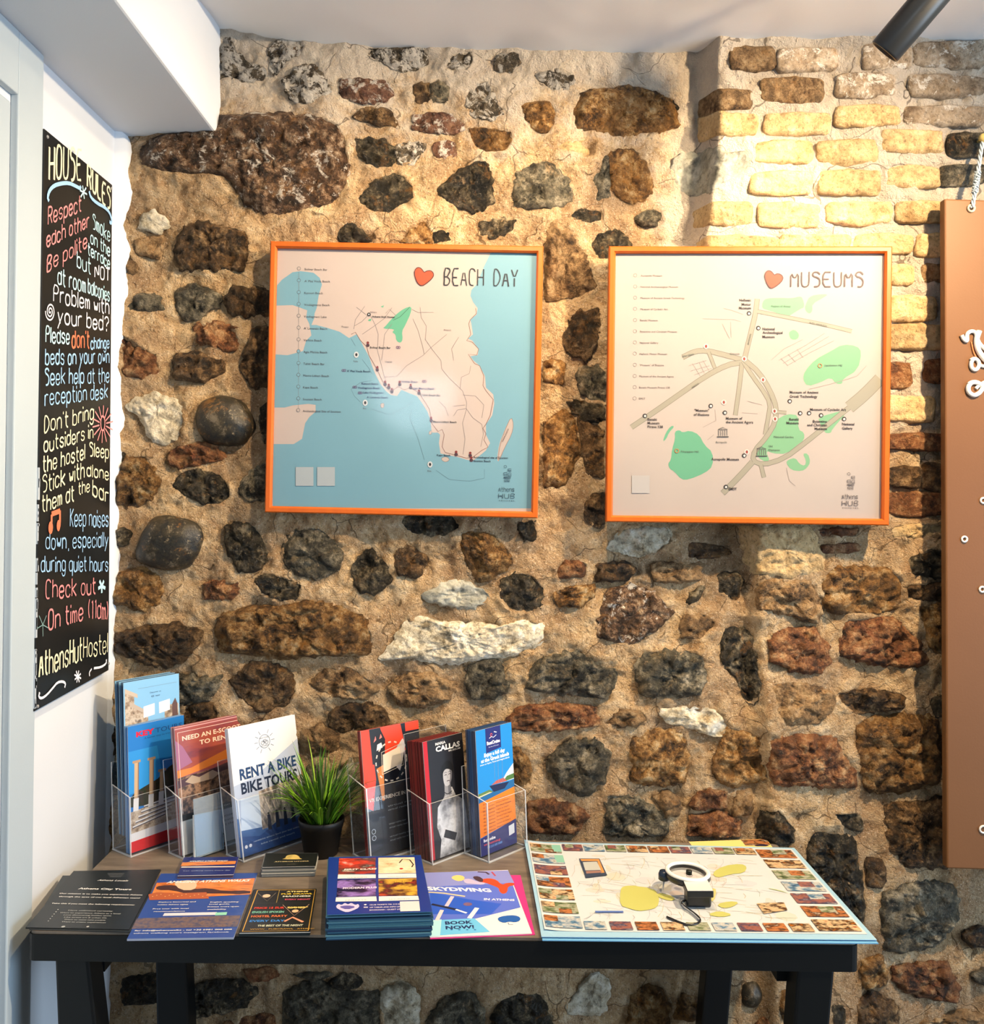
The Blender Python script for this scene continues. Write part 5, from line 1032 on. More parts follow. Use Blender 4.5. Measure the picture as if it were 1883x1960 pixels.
def sheetgrid(name, W, z0, t, mat, parent, cf=None):
    g = G(); nu, nv = 26, 10
    for s_ in (0, 1):
        for j in range(nv+1):
            for i in range(nu+1):
                u, v = i/nu, j/nv; q = W[0].lerp(W[1], u).lerp(W[3].lerp(W[2], u), v); h = cf(u, v) if cf else 0; g.v.append(Vector((q.x, q.y, z0+h+(t if s_ else 0))))
    N1 = (nu+1)*(nv+1)
    for j in range(nv):
        for i in range(nu):
            a = j*(nu+1)+i; g.f.append((a, a+1, a+nu+2, a+nu+1)); g.f.append((N1+a, N1+a+nu+1, N1+a+nu+2, N1+a+1)); g.m += [0, 0]
    bd = [i for i in range(nu+1)]+[(j+1)*(nu+1)-1 for j in range(1, nv+1)]+[nv*(nu+1)+i for i in range(nu-1, -1, -1)]+[j*(nu+1) for j in range(nv-1, 0, -1)]
    for k in range(len(bd)): a, b = bd[k], bd[(k+1) % len(bd)]; g.f.append((a, N1+a, N1+b, b)); g.m.append(0)
    return obj(name, g, mat, parent, smooth=False)
def cf1(u, v): return .0035*max(0, 1-u/.10)**2*(1 if v < .8 else max(0, (1-v)/.2))+.0008
sheetgrid('sheet', MW, TZ+.0025, .0009, flat((150, 190, 216), .35), MP, cf1)
U_ = (MW[2]-MW[3]).normalized(); p = Print(MW[3]+Vector((0, 0, .0006)), U_, MW[0]-MW[3]); p.O.z = TZ+.0046
def wp(u, v):
    q = p.O+p.U*u+p.V*v; d = (q-MW[3]); uu = d.dot(U_)/(MW[2]-MW[3]).length; return .0035*max(0, 1-uu/.10)**2*1.03
p.warp = wp; p.dim = .86
citymap(p); p.make('print', MP)
MW2 = [ont(a, b, TZ+.001) for a, b in [(1006, 1612), (1519, 1624), (1681, 1806), (1038, 1800)]]
c2 = sum(MW2, Vector())/4; c2.z = TZ; M2 = empty('city_map', c2, 'light blue backed map sheets below the large photo bordered map', 'map'); sheetgrid('sheet', MW2, TZ+.0002, .0014, flat((112, 172, 214), .35), M2)
def yel(p): p.poly(PX('1418,1608 1440,1607 1447,1618 1427,1619'), PHO[0]); p.poly(PX('1440,1607 1466,1606 1474,1617 1447,1618'), PHO[5]); p.poly(bl(PX('1440,1620 1452,1616 1466,1616 1474,1620'), 1), (40, 36, 60))
sheet_px('leaflet', 'yellow leaflet with small photos showing behind the city map', 'flyer', [(1318, 1611), (1466, 1605.5), (1500, 1650), (1350, 1652)], z=TZ-.0008, paper=flat((232, 206, 128), .4), pr=yel, t=.0010)
# ---------------------------------------------------------------- small round tripod gadget on the map
def tt(a, b, z=0): return ont(a, b, TZ+.005+z)
GB = empty('magnifier_stand', tt(1322, 1712), 'small black gadget with a white rimmed glass disc and cable on the city map', 'gadget')
BK = flat((16, 18, 22), .3, .6); rc = tt(1316, 1668, .034); tilt = Vector((.04, -.02, 1)).normalized()
def torus(name, c, R, r, m_, ax, parent, zsc=1.0):
    Mx = Vector((0, 0, 1)).rotation_difference(ax).to_matrix(); gg = G(); n1, n2 = 48, 10
    vs = [c+Mx @ Vector(((R+r*math.cos(b))*math.cos(a), (R+r*math.cos(b))*math.sin(a), r*zsc*math.sin(b))) for a in [6.2832*i/n1 for i in range(n1)] for b in [6.2832*j/n2 for j in range(n2)]]
    gg.add(vs, [(i*n2+j, ((i+1) % n1)*n2+j, ((i+1) % n1)*n2+(j+1) % n2, i*n2+(j+1) % n2) for i in range(n1) for j in range(n2)]); return obj(name, gg, m_, parent, smooth=True)
RR = .0315
torus('white_ring', rc, RR, .0036, flat((226, 226, 222), .25, .6), tilt, GB, .8)
obj('housing', G().lathe([(RR-.0036, -.0015), (RR-.003, -.010), (RR+.001, -.0115), (RR+.0042, -.006), (RR+.003, -.001)], rc, 0, 48, tilt), BK, GB, smooth=True)
obj('glass_disc', G().lathe([(RR-.003, -.006), (0, -.006)], rc, 0, 40, tilt), clear_mat('gadget_glass', 1, (235, 226, 220), .02, .25), GB)
obj('knob', G().lathe([(.0048, -.006), (.0048, -.001), (.0044, .0005), (0, .0008)], rc+Vector((.003, .004, 0)), 0, 18, tilt), flat((14, 22, 18), .3), GB, smooth=True); obj('red_base', G().lathe([(.0050, -.0062), (.0050, -.0048)], rc+Vector((.003, .001, -.001)), 0, 18, tilt), flat((130, 40, 50)), GB)
b0_, b1_, b2_, b3_ = tt(1305, 1682, .032), tt(1353, 1682, .032), tt(1366, 1706, .030), tt(1315, 1706, .030); dn = Vector((0, 0, -.010))
obj('box', G().hexa([b3_+dn, b2_+dn, b1_+dn, b0_+dn, b3_, b2_, b1_, b0_]), BK, GB, bevel=.0012)
obj('box_lid', G().prism([b3_+Vector((.001, .001, .0007)), b2_+Vector((-.001, .001, .0007)), b1_+Vector((-.001, 0, .0007)), b0_+Vector((.001, 0, .0007))], (0, 0, 1), .0006), flat((206, 206, 202), .35), GB)
cc = (b0_+b1_+b2_+b3_)/4
obj('foot', G().box((cc.x-.018, cc.y-.008, TZ+.005), (cc.x+.020, cc.y+.012, cc.z-.009)), BK, GB, bevel=.003)
cl_ = rc+Vector((-.036, .004, -.006)); obj('clip', G().lathe([(0, .006), (.007, .005), (.009, 0), (.009, -.008), (.006, -.010), (0, -.010)], cl_, 0, 16), flat((24, 38, 58), .25), GB, smooth=True)
obj('clip_wire', G().tube([cl_+Vector((0, 0, -.01)), cl_+Vector((-.004, -.008, -.026)), cl_+Vector((.010, -.014, -.0285)), rc+Vector((-.010, -.024, -.0275))], .0012, 0, 6), flat((190, 190, 190), .3, .6), GB, smooth=True)
cp = [tt(1322, 1722, .006), tt(1306, 1724, .008), tt(1304, 1732, .003), tt(1320, 1742, .002), tt(1336, 1754, .002), tt(1341, 1762, .002), tt(1334, 1769, .002), tt(1316, 1771, .002), tt(1296, 1764, .002), tt(1276, 1755, .002)]
def smooth_path(P_, it=3):
    for _ in range(it):
        q = [P_[0]]
        for i in range(len(P_)-1): q += [P_[i]*.75+P_[i+1]*.25, P_[i]*.25+P_[i+1]*.75]
        P_ = q+[P_[-1]]
    return P_
obj('cable', G().tube(smooth_path(cp), .0017, 0, 7), BK, GB, smooth=True)
obj('cable_sheath', G().tube(smooth_path([tt(1300, 1720, .004), tt(1306, 1735, .004), tt(1326, 1748, .003), tt(1338, 1760, .003)]), .0012, 0, 7), flat((150, 154, 160), .3), GB, smooth=True)
for a, b in ((1320, 1724), (1336, 1722)): obj('connector', G().tube([tt(a, b, .004), tt(a+2, b-6, .008)], .003, 0, 8), flat((180, 190, 176), .4), GB)
# ---------------------------------------------------------------- potted grass
pc = ont(614, 1634); pr_ = .033
PL = empty('potted_grass', pc, 'bushy green artificial grass in a small black pot between the leaflet holders', 'plant')
ph = .062; gt = G().lathe([(0, .001), (.027, 0), (.029, .002), (.0365, ph-.014), (.0375, ph-.014), (.0400, ph), (.0382, ph+.001), (.0360, ph-.006), (.034, ph-.012), (0, ph-.012)], pc, 0, 48)
obj('pot', gt, flat((12, 13, 15), .5, .35), PL, smooth=True)
obj('soil', G().lathe([(0, ph-.008), (.020, ph-.008), (.0355, ph-.010)], pc, 0, 24), flat((24, 26, 14), .9), PL)
gm = N_('grass_blade'); oi = gm.n('ShaderNodeObjectInfo'); M_GR = gm.done(gm.ramp(oi.outputs['Random'], [(0, (20, 44, 8)), (.45, (58, 104, 18)), (.8, (110, 158, 30)), (1, (150, 190, 60))]), .45, spec=.4)
rg = random.Random(5); protos = []
for k in range(10):
    bend = rg.uniform(.012, .055); L_ = rg.uniform(.105, .138) if k % 3 else rg.uniform(.08, .10); wd = rg.uniform(.0026, .0044); g = G(); nseg = 9; vs = []
    for i in range(nseg+1):
        t = i/nseg; x = bend*t**2.2; z = L_*t*(1-.25*bend/.07*t*t); w_ = wd*(1-t**2.4)*(.75+.5*math.sin(min(1, t*2)*1.57)); vs += [Vector((x, -w_/2, z)), Vector((x+.0004, 0, z+.0002)), Vector((x, w_/2, z))]
    me = bpy.data.meshes.new('blade'); f = []
    for i in range(nseg): a = 3*i; f += [(a, a+1, a+4, a+3), (a+1, a+2, a+5, a+4)]
    me.from_pydata(vs, [], f); me.materials.append(M_GR); me.shade_smooth(); protos.append(me)
for k in range(240):
    a = rg.uniform(0, 6.283); rr_ = .024*math.sqrt(rg.random()); o = bpy.data.objects.new('blade', protos[k % 10]); COL.objects.link(o); o.parent = PL
    a2 = a+rg.uniform(-.5, .5); o.location = (rr_*math.cos(a), rr_*math.sin(a), ph-.010); o.scale = (1,)*3
    s_ = rg.uniform(.85, 1.12)
    o.rotation_euler = (rg.uniform(-.18, .18), rr_/.024*.46+rg.uniform(-.06, .22), a2); o.scale = (s_, s_, s_*(1.08 if rr_ < .014 else .95))
# ---------------------------------------------------------------- acrylic leaflet holders and their contents
def holder(Fp, yaw, dp, hf, hb, leanb, label, wd):
    f = ont(*Fp); yaw = math.radians(yaw); u = Vector((math.cos(yaw), math.sin(yaw), 0)); b = Vector((-u.y, u.x, 0))
    root = empty('leaflet_holder', f+u*wd/2+b*dp/2, label, 'leaflet holder', 'clear leaflet holders along the wall'); t = .0024
    def pt(x, y, z): return f+u*x+b*y+Vector((0, 0, z))
    def panel(name, q, n, th):                           # clear faces, bright cut edges
        g = G().prism(q, n, th, 0, 1); obj(name, g, [M_ACR, M_ACE], root)
    Z = Vector((0, 0, 1)); k = leanb
    panel('base', [pt(0, 0, t), pt(wd, 0, t), pt(wd, dp, t), pt(0, dp, t)], Z, t-.0002)
    panel('front_panel', [pt(0, 0, t), pt(wd, 0, t), pt(wd, hf*k, hf), pt(0, hf*k, hf)], -b, t)
    panel('back_panel', [pt(0, dp-.004, t), pt(wd, dp-.004, t), pt(wd, dp-.004+hb*k, hb), pt(0, dp-.004+hb*k, hb)], -b, t)
    for x, s in ((0, -1), (wd, 1)):
        q = [pt(x, .001, t), pt(x, dp-.002, t), pt(x, dp-.002+(hf+.012)*k, hf+.012), pt(x, hf*k, hf)]
        panel('side_panel', q if s > 0 else q[::-1], u*s, t)
    return root, pt, u, b, wd, dp, k
def brochure(H, x0, x1, y0, t, TLp, label, printer, paper=(236, 236, 238), lean=None, zbot=.004, n=0, pile=None, group=None, cols=((220, 220, 222), (190, 196, 204)), hgt=None, edge=None):
    """a standing leaflet (front sheet) with the pile behind it; TLp: photo pixel at the top left corner of its face"""
    root, pt, u, b, wd, dp, k = H; k = k if lean is None else lean; N = (-b+Vector((0, 0, k))).normalized(); V = (b*k+Vector((0, 0, 1))).normalized()
    O = pt(x0, y0, zbot); O = O+b*(0)
    top = onp(*TLp, O, N)-O; h = hgt or top.dot(V); th = .0012
    q = [O, O+u*(x1-x0), O+u*(x1-x0)+V*h, O+V*h]
    c = (q[0]+q[1])/2-N*.001; B = empty('brochure', c, label, 'brochure', group)
    obj('cover', G().prism(q, N, th, 0, 1), [flat(paper, .3), edge or flat((206, 208, 212))], B)
    if printer: p = Print(O, u, V); p.z = .00025; p.H = h; p.W = x1-x0; printer(p); p.make('print', B)
    if n:
        g = G(); r = random.Random(n); T = t-th
        for i in range(n):
            o = -N*(th+.0002+T*i/n)+V*r.uniform(-.0012, .0006)+u*r.uniform(-.0006, .0006); g.prism([a+o for a in q], N, T/n*.86, r.randrange(len(cols)))
        tag(obj('brochure_pile', g, [flat(c_, .5) for c_ in cols]), pile, 'brochures', group, 'stuff')
    return B
def UVp(p):                                               # helper: fractions of the cover
    return lambda *a: [(x*p.W, y*p.H) for x, y in a]
STN = photo([(60, 52, 46), (150, 130, 110), (200, 186, 168), (96, 84, 76)], 80, 4); TRE = photo([(12, 22, 16), (30, 44, 24), (60, 50, 36), (20, 26, 40)], 90, 6); SUNS = photo([(104, 52, 72), (140, 66, 66), (156, 76, 62), (120, 62, 78)], 12, 8, (1, 1, 4)); ROC = photo([(26, 20, 20), (70, 52, 40), (150, 116, 90), (46, 36, 30)], 90, 9); BWP = photo([(30, 34, 44), (120, 112, 108), (200, 190, 180), (70, 66, 70)], 70, 12, (1, 1, .6)); GREYP = photo([(40, 40, 42), (150, 150, 152), (214, 214, 214), (100, 100, 104)], 26, 14)
def poly_f(p, pts, m_): p.poly([(x*p.W, y*p.H) for x, y in pts], m_, False)
def line_f(p, pts, w_, m_): p.line([(x*p.W, y*p.H) for x, y in pts], w_, m_, False)
def text_f(p, t, x, y, h, m_, fit, al='l', bold=0): p.text(t, (x*p.W, y*p.H), h, m_, False, al, 0, bold, fit*p.W)
H1 = holder((250, 1642), 53, .056, .100, .150, .06, 'first clear holder from the white wall, with tall blue temple brochures', .120)
H2 = holder((352, 1647), 50, .048, .100, .155, .15, 'second clear holder from the white wall, with sunset brochures and a card pocket', .146)
H3 = holder((466, 1652), 50, .050, .100, .155, .20, 'third clear holder from the white wall, with white bike tour brochures', .150)
H4 = holder((710, 1655), 42, .055, .122, .150, .15, 'clear holder with black and red brochures just right of the plant', .134)
H5 = holder((828, 1657), 46, .058, .100, .205, .11, 'clear holder with the thick dark red pile of portrait brochures', .100)
H6 = holder((936, 1653), 47, .060, .100, .150, .07, 'rightmost clear holder, with blue and orange cruise brochures', .101)
def temple(p):
    poly_f(p, [(.02, 0), (.98, 0), (.98, .80), (.72, .80), (.72, .62), (.6, .56), (.42, .64), (.42, .76), (.18, .85), (.18, .92), (.02, .96)], STN); poly_f(p, [(.62, .0), (.86, .0), (.86, .6), (.62, .6)], (120, 176, 222)); poly_f(p, [(.86, .0), (.97, .0), (.96, .80), (.92, .84), (.86, .80)], (96, 70, 66)); poly_f(p, [(.02, .96), (.24, .91), (.24, .885), (.02, .93)], (190, 176, 160)); poly_f(p, [(.1, .87), (.36, .80), (.36, .775), (.1, .84)], (180, 166, 152))
    line_f(p, [(.25, .945), (.95, .945)], .0006, (120, 150, 180)); text_f(p, 'Discover us', .46, .90, .0026, (50, 70, 110), .2); text_f(p, '@ app', .48, .875, .0026, (50, 70, 110), .16)
    poly_f(p, [(.34, .745), (.54, .755), (.54, .83), (.34, .82)], (226, 228, 232)); poly_f(p, [(.62, .755), (.82, .765), (.82, .84), (.62, .83)], (226, 228, 232))
for k in range(5):
    brochure(H1, .006, .117, .024+k*.0050, .001, (237-k*7, 1312-k*.6), ['tall light blue temple brochure, front one of the back row by the white wall', 'tall blue edged brochure directly behind the temple cover', 'third brochure from the front in the tall back row', 'fourth brochure from the front in the tall back row', 'rearmost tall brochure, nearest the white wall and the stones'][k], temple if k == 0 else None, (130, 184, 224) if k % 2 == 0 else (70, 96, 124), lean=.055+.006*k, group='tall temple brochures by the white wall' if k else None, hgt=.262, zbot=.028, edge=flat((60, 90, 130)) if k % 2 else flat((160, 178, 190)))
def keytours(p):
    poly_f(p, [(0, .46), (1, .52), (1, 1), (0, 1)], (26, 116, 196)); poly_f(p, [(0, .46), (.6, .50), (.5, .8), (0, .8)], (40, 140, 214)); poly_f(p, [(0, .42), (.1, .47), (.3, .5), (.5, .53), (.7, .60), (1, .66), (1, .30), (0, .36)], TRE)
    poly_f(p, [(.02, .14), (1, .16), (1, .36), (.5, .34), (.02, .32)], STN)
    for i in range(5): line_f(p, [(.05+i*.05, .20+.035*i), (.62+i*.06, .235+.03*i)], .0022, (214, 214, 216)); line_f(p, [(.05+i*.05, .19+.035*i), (.62+i*.06, .225+.03*i)], .0016, (70, 70, 84))
    for x, y0, y1 in ((.12, .36, .70), (.38, .34, .695), (.56, .36, .58)): line_f(p, [(x, y0), (x+.02, y1)], .0085, (196, 166, 130)); line_f(p, [(x+.03, y0), (x+.05, y1)], .0022, (130, 106, 90)); poly_f(p, [(x-.05, y1), (x+.09, y1), (x+.09, y1+.02), (x-.05, y1+.02)], (170, 140, 110)); line_f(p, [(x-.01, .32), (x, .42)], .0100, (228, 226, 224))
    poly_f(p, [(0, .08), (1, .10), (1, .17), (0, .15)], (222, 222, 226)); poly_f(p, [(0, .0), (1, .0), (1, .10), (0, .085)], (206, 26, 34))
    text_f(p, 'KEY', .14, .905, .0088, (214, 26, 60), .32, bold=2.4); text_f(p, 'TOURS', .48, .905, .0086, (20, 60, 130), .48, bold=0); text_f(p, 'A better way to travel', .28, .875, .003, (24, 60, 120), .5)
brochure(H1, .004, .116, .008, .012, (247, 1391), 'blue brochure KEYTOURS with ancient columns and a red foot band', keytours, (36, 116, 190), n=8, pile='pile of blue brochures behind the column cover', cols=((40, 120, 190), (120, 160, 200), (200, 210, 220)))
def scooter(p):
    poly_f(p, [(0, .62), (1, .62), (1, 1), (0, 1)], SUNS); poly_f(p, [(0, .30), (1, .30), (1, .62), (0, .60)], ROC); poly_f(p, [(.0, .60), (.3, .62), (.7, .66), (1, .70), (1, .78), (.6, .72), (.2, .66), (0, .66)], (206, 120, 50)); poly_f(p, [(0, .58), (.4, .60), (1, .66), (1, .60), (0, .52)], (70, 44, 52)); poly_f(p, [(0, .66), (.22, .70), (.10, .84), (0, .90)], (150, 96, 130)); poly_f(p, [(0, .26), (1, .26), (1, .31), (0, .31)], (20, 18, 22)); poly_f(p, [(0, 0), (1, 0), (1, .255), (0, .255)], (206, 206, 204)); poly_f(p, [(0, .255), (1, .255), (1, .262), (0, .262)], (190, 190, 190))
    line_f(p, [(.04, .32), (.04, .955), (.98, .955)], .0010, (226, 200, 190)); line_f(p, [(.0, .985), (1, .985)], .0018, (200, 150, 150))
    text_f(p, 'NEED AN E-SCOOTER', .10, .885, .0078, (238, 214, 196), .98, bold=1); text_f(p, 'TO RENT?', .34, .825, .0078, (238, 214, 196), .50, bold=1); poly_f(p, [(.1, .56), (.2, .60), (.3, .57), (.5, .60), (.6, .56), (.5, .53), (.2, .53)], (170, 150, 130)); text_f(p, 'EVERY DAY', .5, .285, .003, (220, 220, 220), .22)
    text_f(p, 'Go sightseeing by', .42, .20, .0046, (60, 56, 54), .5); text_f(p, 'your e-scooter', .46, .165, .0046, (60, 56, 54), .42); text_f(p, 'at the', .60, .13, .0046, (60, 56, 54), .16); line_f(p, [(.38, .25), (.46, .10)], .0020, (30, 30, 34)); poly_f(p, [(.44, .09), (.52, .12), (.60, .07), (.56, .03), (.47, .045)], (36, 36, 40))
brochure(H2, .004, .142, .010, .012, (330, 1394), 'sunset brochure asking NEED AN E-SCOOTER TO RENT with a ruined hill', scooter, (140, 80, 90), n=6, pile='pile of sunset brochures behind the scooter cover', cols=((170, 90, 90), (200, 190, 190), (110, 60, 80)))
def bike(p):
    poly_f(p, [(0, 0), (1, 0), (1, .80), (.62, .68), (.30, .58), (0, .55)], (170, 184, 210)); poly_f(p, [(0, .0), (1, .0), (1, .24), (.8, .16), (.5, .18), (.2, .26), (0, .30)], (60, 96, 150)); poly_f(p, [(.34, .16), (.98, .18), (.98, .50), (.34, .46)], BWP); poly_f(p, [(.04, .2), (.34, .18), (.34, .44), (.08, .44)], (190, 206, 226)); poly_f(p, [(0, 0), (1, 0), (1, .15), (.6, .20), (.3, .12), (0, .16)], (34, 72, 132))
    for i in range(5): x = .42+i*.12; poly_f(p, [(x, .14), (x+.06, .14), (x+.05, .26), (x+.01, .26)], (36, 44, 66)); p.disc(((x+.03)*p.W, .27*p.H), .0022, (60, 56, 60), 8, False)
    text_f(p, 'RENT A BIKE', .10, .585, .0185, (24, 58, 104), .84, bold=1.6); text_f(p, 'BIKE TOURS', .10, .475, .0185, (20, 34, 62), .84, bold=1.6)
    c = (.5*p.W, .84*p.H); cl = (90, 104, 124); p.disc(c, .0115, cl, 20, False, ring=.0008)
    for a in [k*.5236 for k in range(12)]:
        if abs(math.sin(a)) < .9: p.line([(c[0]+.0145*math.cos(a), c[1]+.0145*math.sin(a)), (c[0]+.0215*math.cos(a), c[1]+.0215*math.sin(a))], .0008, cl, False)
    for dx in (-.0042, .0042): p.disc((c[0]+dx, c[1]-.002), .0032, (50, 64, 84), 12, False, ring=.0007)
    p.line([(c[0]-.0042, c[1]-.002), (c[0]-.001, c[1]+.003), (c[0]+.003, c[1]+.003), (c[0]+.0042, c[1]-.002), (c[0], c[1]-.002), (c[0]-.001, c[1]+.003)], .0006, (50, 64, 84), False)
    text_f(p, 'BIKE TOURS', .5, .865, .0022, cl, .14, al='c'); text_f(p, 'ATHENS', .5, .80, .0022, cl, .12, al='c')
    text_f(p, 'rentabike athens', .2, .085, .003, (190, 206, 230), .3); text_f(p, 'book your tour online', .52, .085, .003, (190, 206, 230), .36); text_f(p, 'bike rental and tours', .3, .05, .003, (190, 206, 230), .5); p.disc((.09*p.W, .07*p.H), .003, (226, 230, 240), 8, False); p.disc((.15*p.W, .07*p.H), .003, (226, 230, 240), 8, False)
brochure(H3, .003, .147, .012, .010, (434, 1396), 'white and blue brochure RENT A BIKE with a round bicycle emblem', bike, (216, 220, 228), n=5, pile='pile of white bike tour brochures behind the emblem cover', cols=((226, 228, 234), (190, 200, 220)))
def dinner(p):
    poly_f(p, [(0, .40), (.12, .36), (.20, .60), (.16, 1), (0, 1)], (216, 58, 26)); poly_f(p, [(.36, .74), (.74, .78), (.68, 1), (.33, 1)], (216, 62, 34)); poly_f(p, [(.76, .93), (1, .93), (1, 1), (.76, 1)], (216, 58, 26))
    poly_f(p, [(.16, .72), (.36, .70), (.40, .9), (.32, 1), (.14, 1)], (16, 16, 20)); poly_f(p, [(.20, .89), (.25, .91), (.24, .94)], (230, 120, 110)); poly_f(p, [(.30, .91), (.35, .92), (.33, .95)], (230, 120, 110)); poly_f(p, [(.24, .82), (.35, .84), (.33, .88), (.26, .87)], (206, 206, 214)); poly_f(p, [(.22, .68), (.34, .70), (.32, .42), (.28, .42)], (190, 120, 60)); poly_f(p, [(.52, .78), (.70, .88), (.74, .82), (.62, .62), (.56, .66)], (190, 190, 196)); poly_f(p, [(.5, .5), (1, .6), (1, .8), (.72, .74)], (30, 40, 52))
    poly_f(p, [(.33, .64), (.66, .68), (.64, .82), (.34, .78)], (214, 206, 190)); line_f(p, [(.31, .625), (.68, .665), (.66, .84), (.32, .80), (.31, .625)], .0010, (214, 206, 190))
    for a in [k*.38 for k in range(17)]: p.line([(.48*p.W+.033*math.cos(a), .715*p.H+.033*math.sin(a)), (.48*p.W+.033*math.cos(a+.18), .715*p.H+.033*math.sin(a+.18))], .0026, (196, 190, 180), False)
    text_f(p, 'VR EXPERIENCE IN ATHENS', .06, .43, .0062, (196, 190, 180), .92, bold=.8)
    for i, (y, f) in enumerate(((.36, .5), (.33, .4), (.22, .3), (.19, .36), (.12, .5), (.09, .4))): text_f(p, 'virtual reality tour in the old town'[:14+i*3], .36, y, .0032, (130, 136, 144), f)
    p.disc((.1*p.W, .2*p.H), .004, (160, 170, 180), 8, False, ring=.001); p.disc((.1*p.W, .15*p.H), .004, (160, 170, 180), 8, False, ring=.001)
brochure(H4, .005, .130, .012, .010, (691, 1397), 'black and red brochure VR EXPERIENCE with a pale square and ring of text', dinner, (22, 26, 34), n=5, pile='pile of red edged brochures behind the black and red cover', cols=((150, 30, 20), (30, 20, 22)), hgt=.212)
def callas(p):
    poly_f(p, [(.0, 0), (1, 0), (1, 1), (0, 1)], (26, 27, 34)); poly_f(p, [(0, 0), (.10, 0), (.10, 1), (0, 1)], (176, 24, 40))
    SK, SH = (168, 168, 172), (96, 96, 102)
    poly_f(p, [(.22, .0), (.98, .0), (.98, .20), (.92, .42), (.72, .48), (.64, .56), (.50, .56), (.42, .49), (.25, .42), (.2, .26), (.28, .15)], GREYP); poly_f(p, [(.34, .16), (.62, .10), (.68, .16), (.40, .22)], (40, 40, 44)); poly_f(p, [(.44, .50), (.62, .50), (.60, .62), (.46, .62)], (132, 132, 136)); poly_f(p, [(.54, .50), (.62, .50), (.60, .62), (.54, .62)], (92, 92, 98))
    poly_f(p, bl([(.44, .60), (.50, .575), (.58, .58), (.64, .62), (.67, .69), (.63, .745), (.50, .75), (.43, .70)], 2), SK); poly_f(p, bl([(.57, .585), (.62, .60), (.67, .68), (.64, .74), (.60, .72), (.62, .66)], 1), SH)
    poly_f(p, bl([(.38, .64), (.42, .66), (.44, .70), (.50, .725), (.58, .72), (.66, .70), (.70, .66), (.71, .74), (.62, .79), (.50, .79), (.40, .75)], 1), (14, 14, 16))
    for x in (.50, .60): line_f(p, [(x-.03, .672), (x, .677), (x+.03, .672)], .0011, (24, 24, 28)); line_f(p, [(x-.035, .692), (x, .698), (x+.035, .692)], .0007, (50, 50, 54))
    line_f(p, [(.55, .67), (.545, .645), (.565, .642)], .0006, (100, 100, 104)); line_f(p, [(.52, .618), (.555, .622), (.59, .617)], .0013, (64, 44, 48)); line_f(p, bl_open([(.44, .53), (.52, .505), (.63, .525)]), .0014, (20, 20, 24))
    text_f(p, 'MARIA', .30, .945, .0046, (214, 214, 214), .26, bold=1.4); text_f(p, 'CALLAS', .30, .89, .0088, (226, 226, 226), .62, bold=2); text_f(p, 'MUSEUM', .62, .865, .003, (200, 200, 200), .30, bold=.6)
brochure(H5, .004, .098, .008, .040, (820, 1418), 'dark brochure with a grey portrait of a woman and a red spine', callas, (30, 30, 36), n=18, pile='thick pile of dark red brochures with white top edges', cols=((96, 22, 22), (72, 16, 18), (112, 30, 28)), lean=.13)
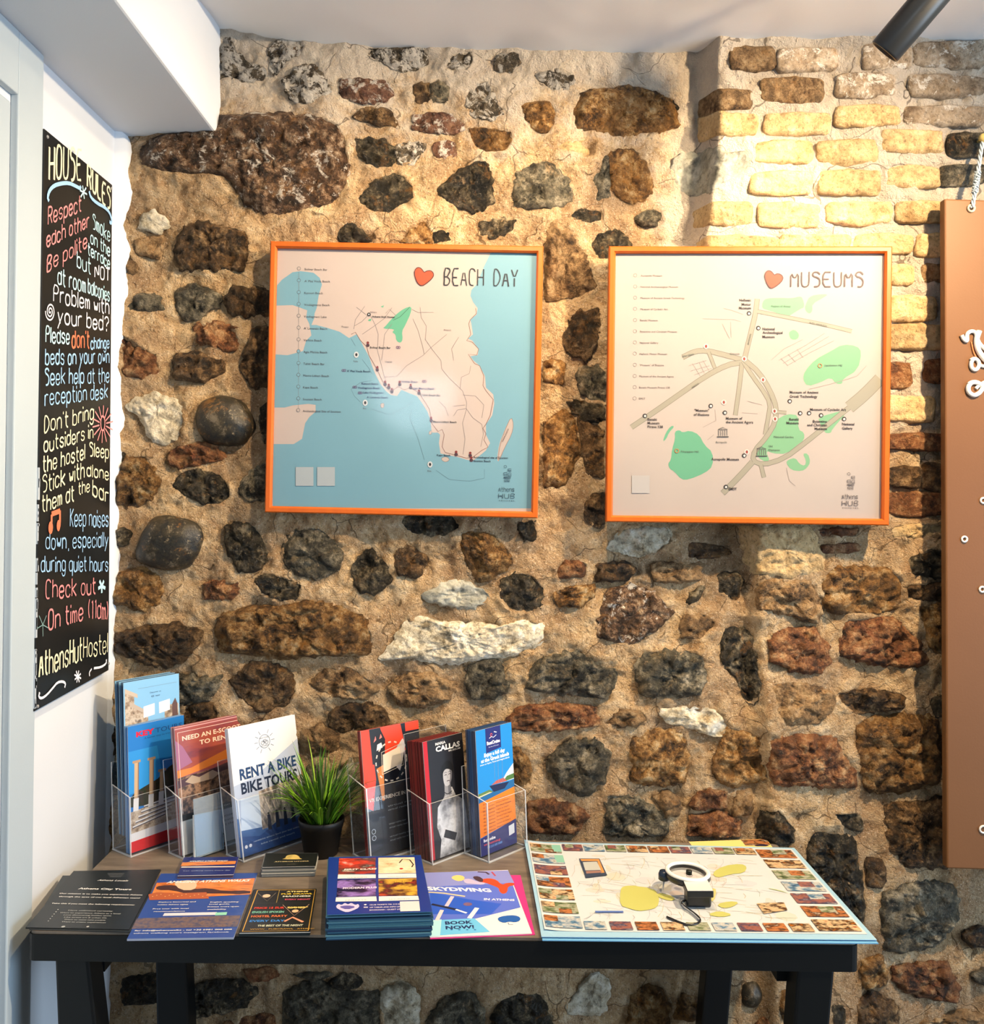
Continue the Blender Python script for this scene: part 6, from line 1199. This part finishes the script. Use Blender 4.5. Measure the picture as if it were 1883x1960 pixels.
def cruise(p):
    poly_f(p, [(0, 0), (1, 0), (1, .20), (0, .14)], (36, 42, 104)); poly_f(p, [(0, .145), (1, .20), (1, .465), (0, .42)], (232, 124, 34)); poly_f(p, [(0, .42), (1, .465), (1, 1), (0, 1)], (28, 132, 206)); poly_f(p, [(0, .42), (1, .465), (1, .53), (0, .47)], (30, 96, 150))
    poly_f(p, [(.62, .53), (1, .53), (1, .66), (.8, .60)], (206, 216, 222)); poly_f(p, [(.66, .53), (1, .535), (1, .575), (.8, .57)], (70, 110, 60)); poly_f(p, [(0, .47), (.4, .48), (.3, .505), (0, .495)], (90, 120, 70)); poly_f(p, [(0, .465), (.38, .478), (.3, .485), (0, .475)], (206, 196, 160)); poly_f(p, [(.30, .535), (.86, .52), (.72, .475), (.42, .475)], (24, 36, 74)); poly_f(p, [(.36, .535), (.8, .53), (.7, .565), (.5, .56)], (176, 90, 80))
    for x in (.46, .56, .68): line_f(p, [(x, .54), (x+.01, .76)], .0007, (110, 130, 160))
    poly_f(p, [(.26, .80), (.68, .82), (.68, 1), (.26, 1)], (30, 40, 110)); p.disc((.42*p.W, .94*p.H), .0024, (226, 90, 70), 10, False, ring=.0009); p.line([(.36*p.W, .915*p.H), (.42*p.W, .925*p.H), (.48*p.W, .915*p.H), (.56*p.W, .93*p.H)], .0010, (230, 230, 240), False); p.line([(.5*p.W, .96*p.H), (.57*p.W, .95*p.H)], .0016, (230, 230, 240), False)
    text_f(p, 'BestCruise', .29, .865, .0058, (240, 240, 244), .36, bold=2); text_f(p, 'the best of Greece', .33, .84, .0024, (200, 206, 226), .28)
    text_f(p, 'Enjoy a full day', .20, .775, .0062, (240, 244, 248), .58, bold=2); text_f(p, 'at the Greek islands', .11, .735, .0062, (240, 244, 248), .78, bold=2); text_f(p, 'cruise to Hydra, Poros and Aegina islands', .08, .712, .003, (220, 232, 244), .82, bold=.6)
    for i in range(9): y = .395-i*.028; text_f(p, '08:%02d' % (i*5+10), .10, y, .0030, (130, 70, 40), .12); text_f(p, 'departure', .24, y+.004, .0030, (130, 70, 40), .18); text_f(p, ['Depart from the port', 'Arrival at Hydra island', 'Free time on the island', 'Lunch on board'][i % 4], .46, y+.010, .0030, (130, 70, 40), .34+.04*(i % 3))
    text_f(p, 'Book online', .08, .105, .0050, (236, 236, 244), .32, bold=1.6); text_f(p, 'www.bestcruise.gr', .08, .075, .0040, (206, 70, 90), .46, bold=1); text_f(p, '+30 210 000 0000', .16, .045, .0040, (100, 150, 220), .42, bold=1); poly_f(p, [(.78, .08), (.94, .09), (.94, .17), (.78, .16)], (206, 208, 214))
brochure(H6, .004, .097, .022, .024, (894, 1404), 'bright blue and orange cruise brochure for a full day at the Greek islands', cruise, (28, 132, 206), n=12, pile='pile of cruise brochures with dark blue edges behind the cover', cols=((40, 80, 120), (60, 70, 90), (30, 56, 96)), lean=.085)
# card pocket stuck on the front of the second holder
root, pt, u, b, wd, dp, k = H2
q = [pt(.014, -.016, .004), pt(.068, -.016, .004), pt(.068, -.004, .100), pt(.014, -.004, .100)]
obj('card_pocket', G().prism(q, -b, .0016, 0, 1), [clear_mat('pocket_acrylic', 1.0, (190, 220, 240), .05, .2), M_ACE], root)
q = [pt(.012, -.013, .005), pt(.066, -.013, .005), pt(.070, -.003, .068), pt(.016, -.003, .072)]
tag(obj('card', G().prism(q, -b, .004), flat((226, 226, 224), .4)), 'white card standing in the small pocket before the sunset brochures', 'card')
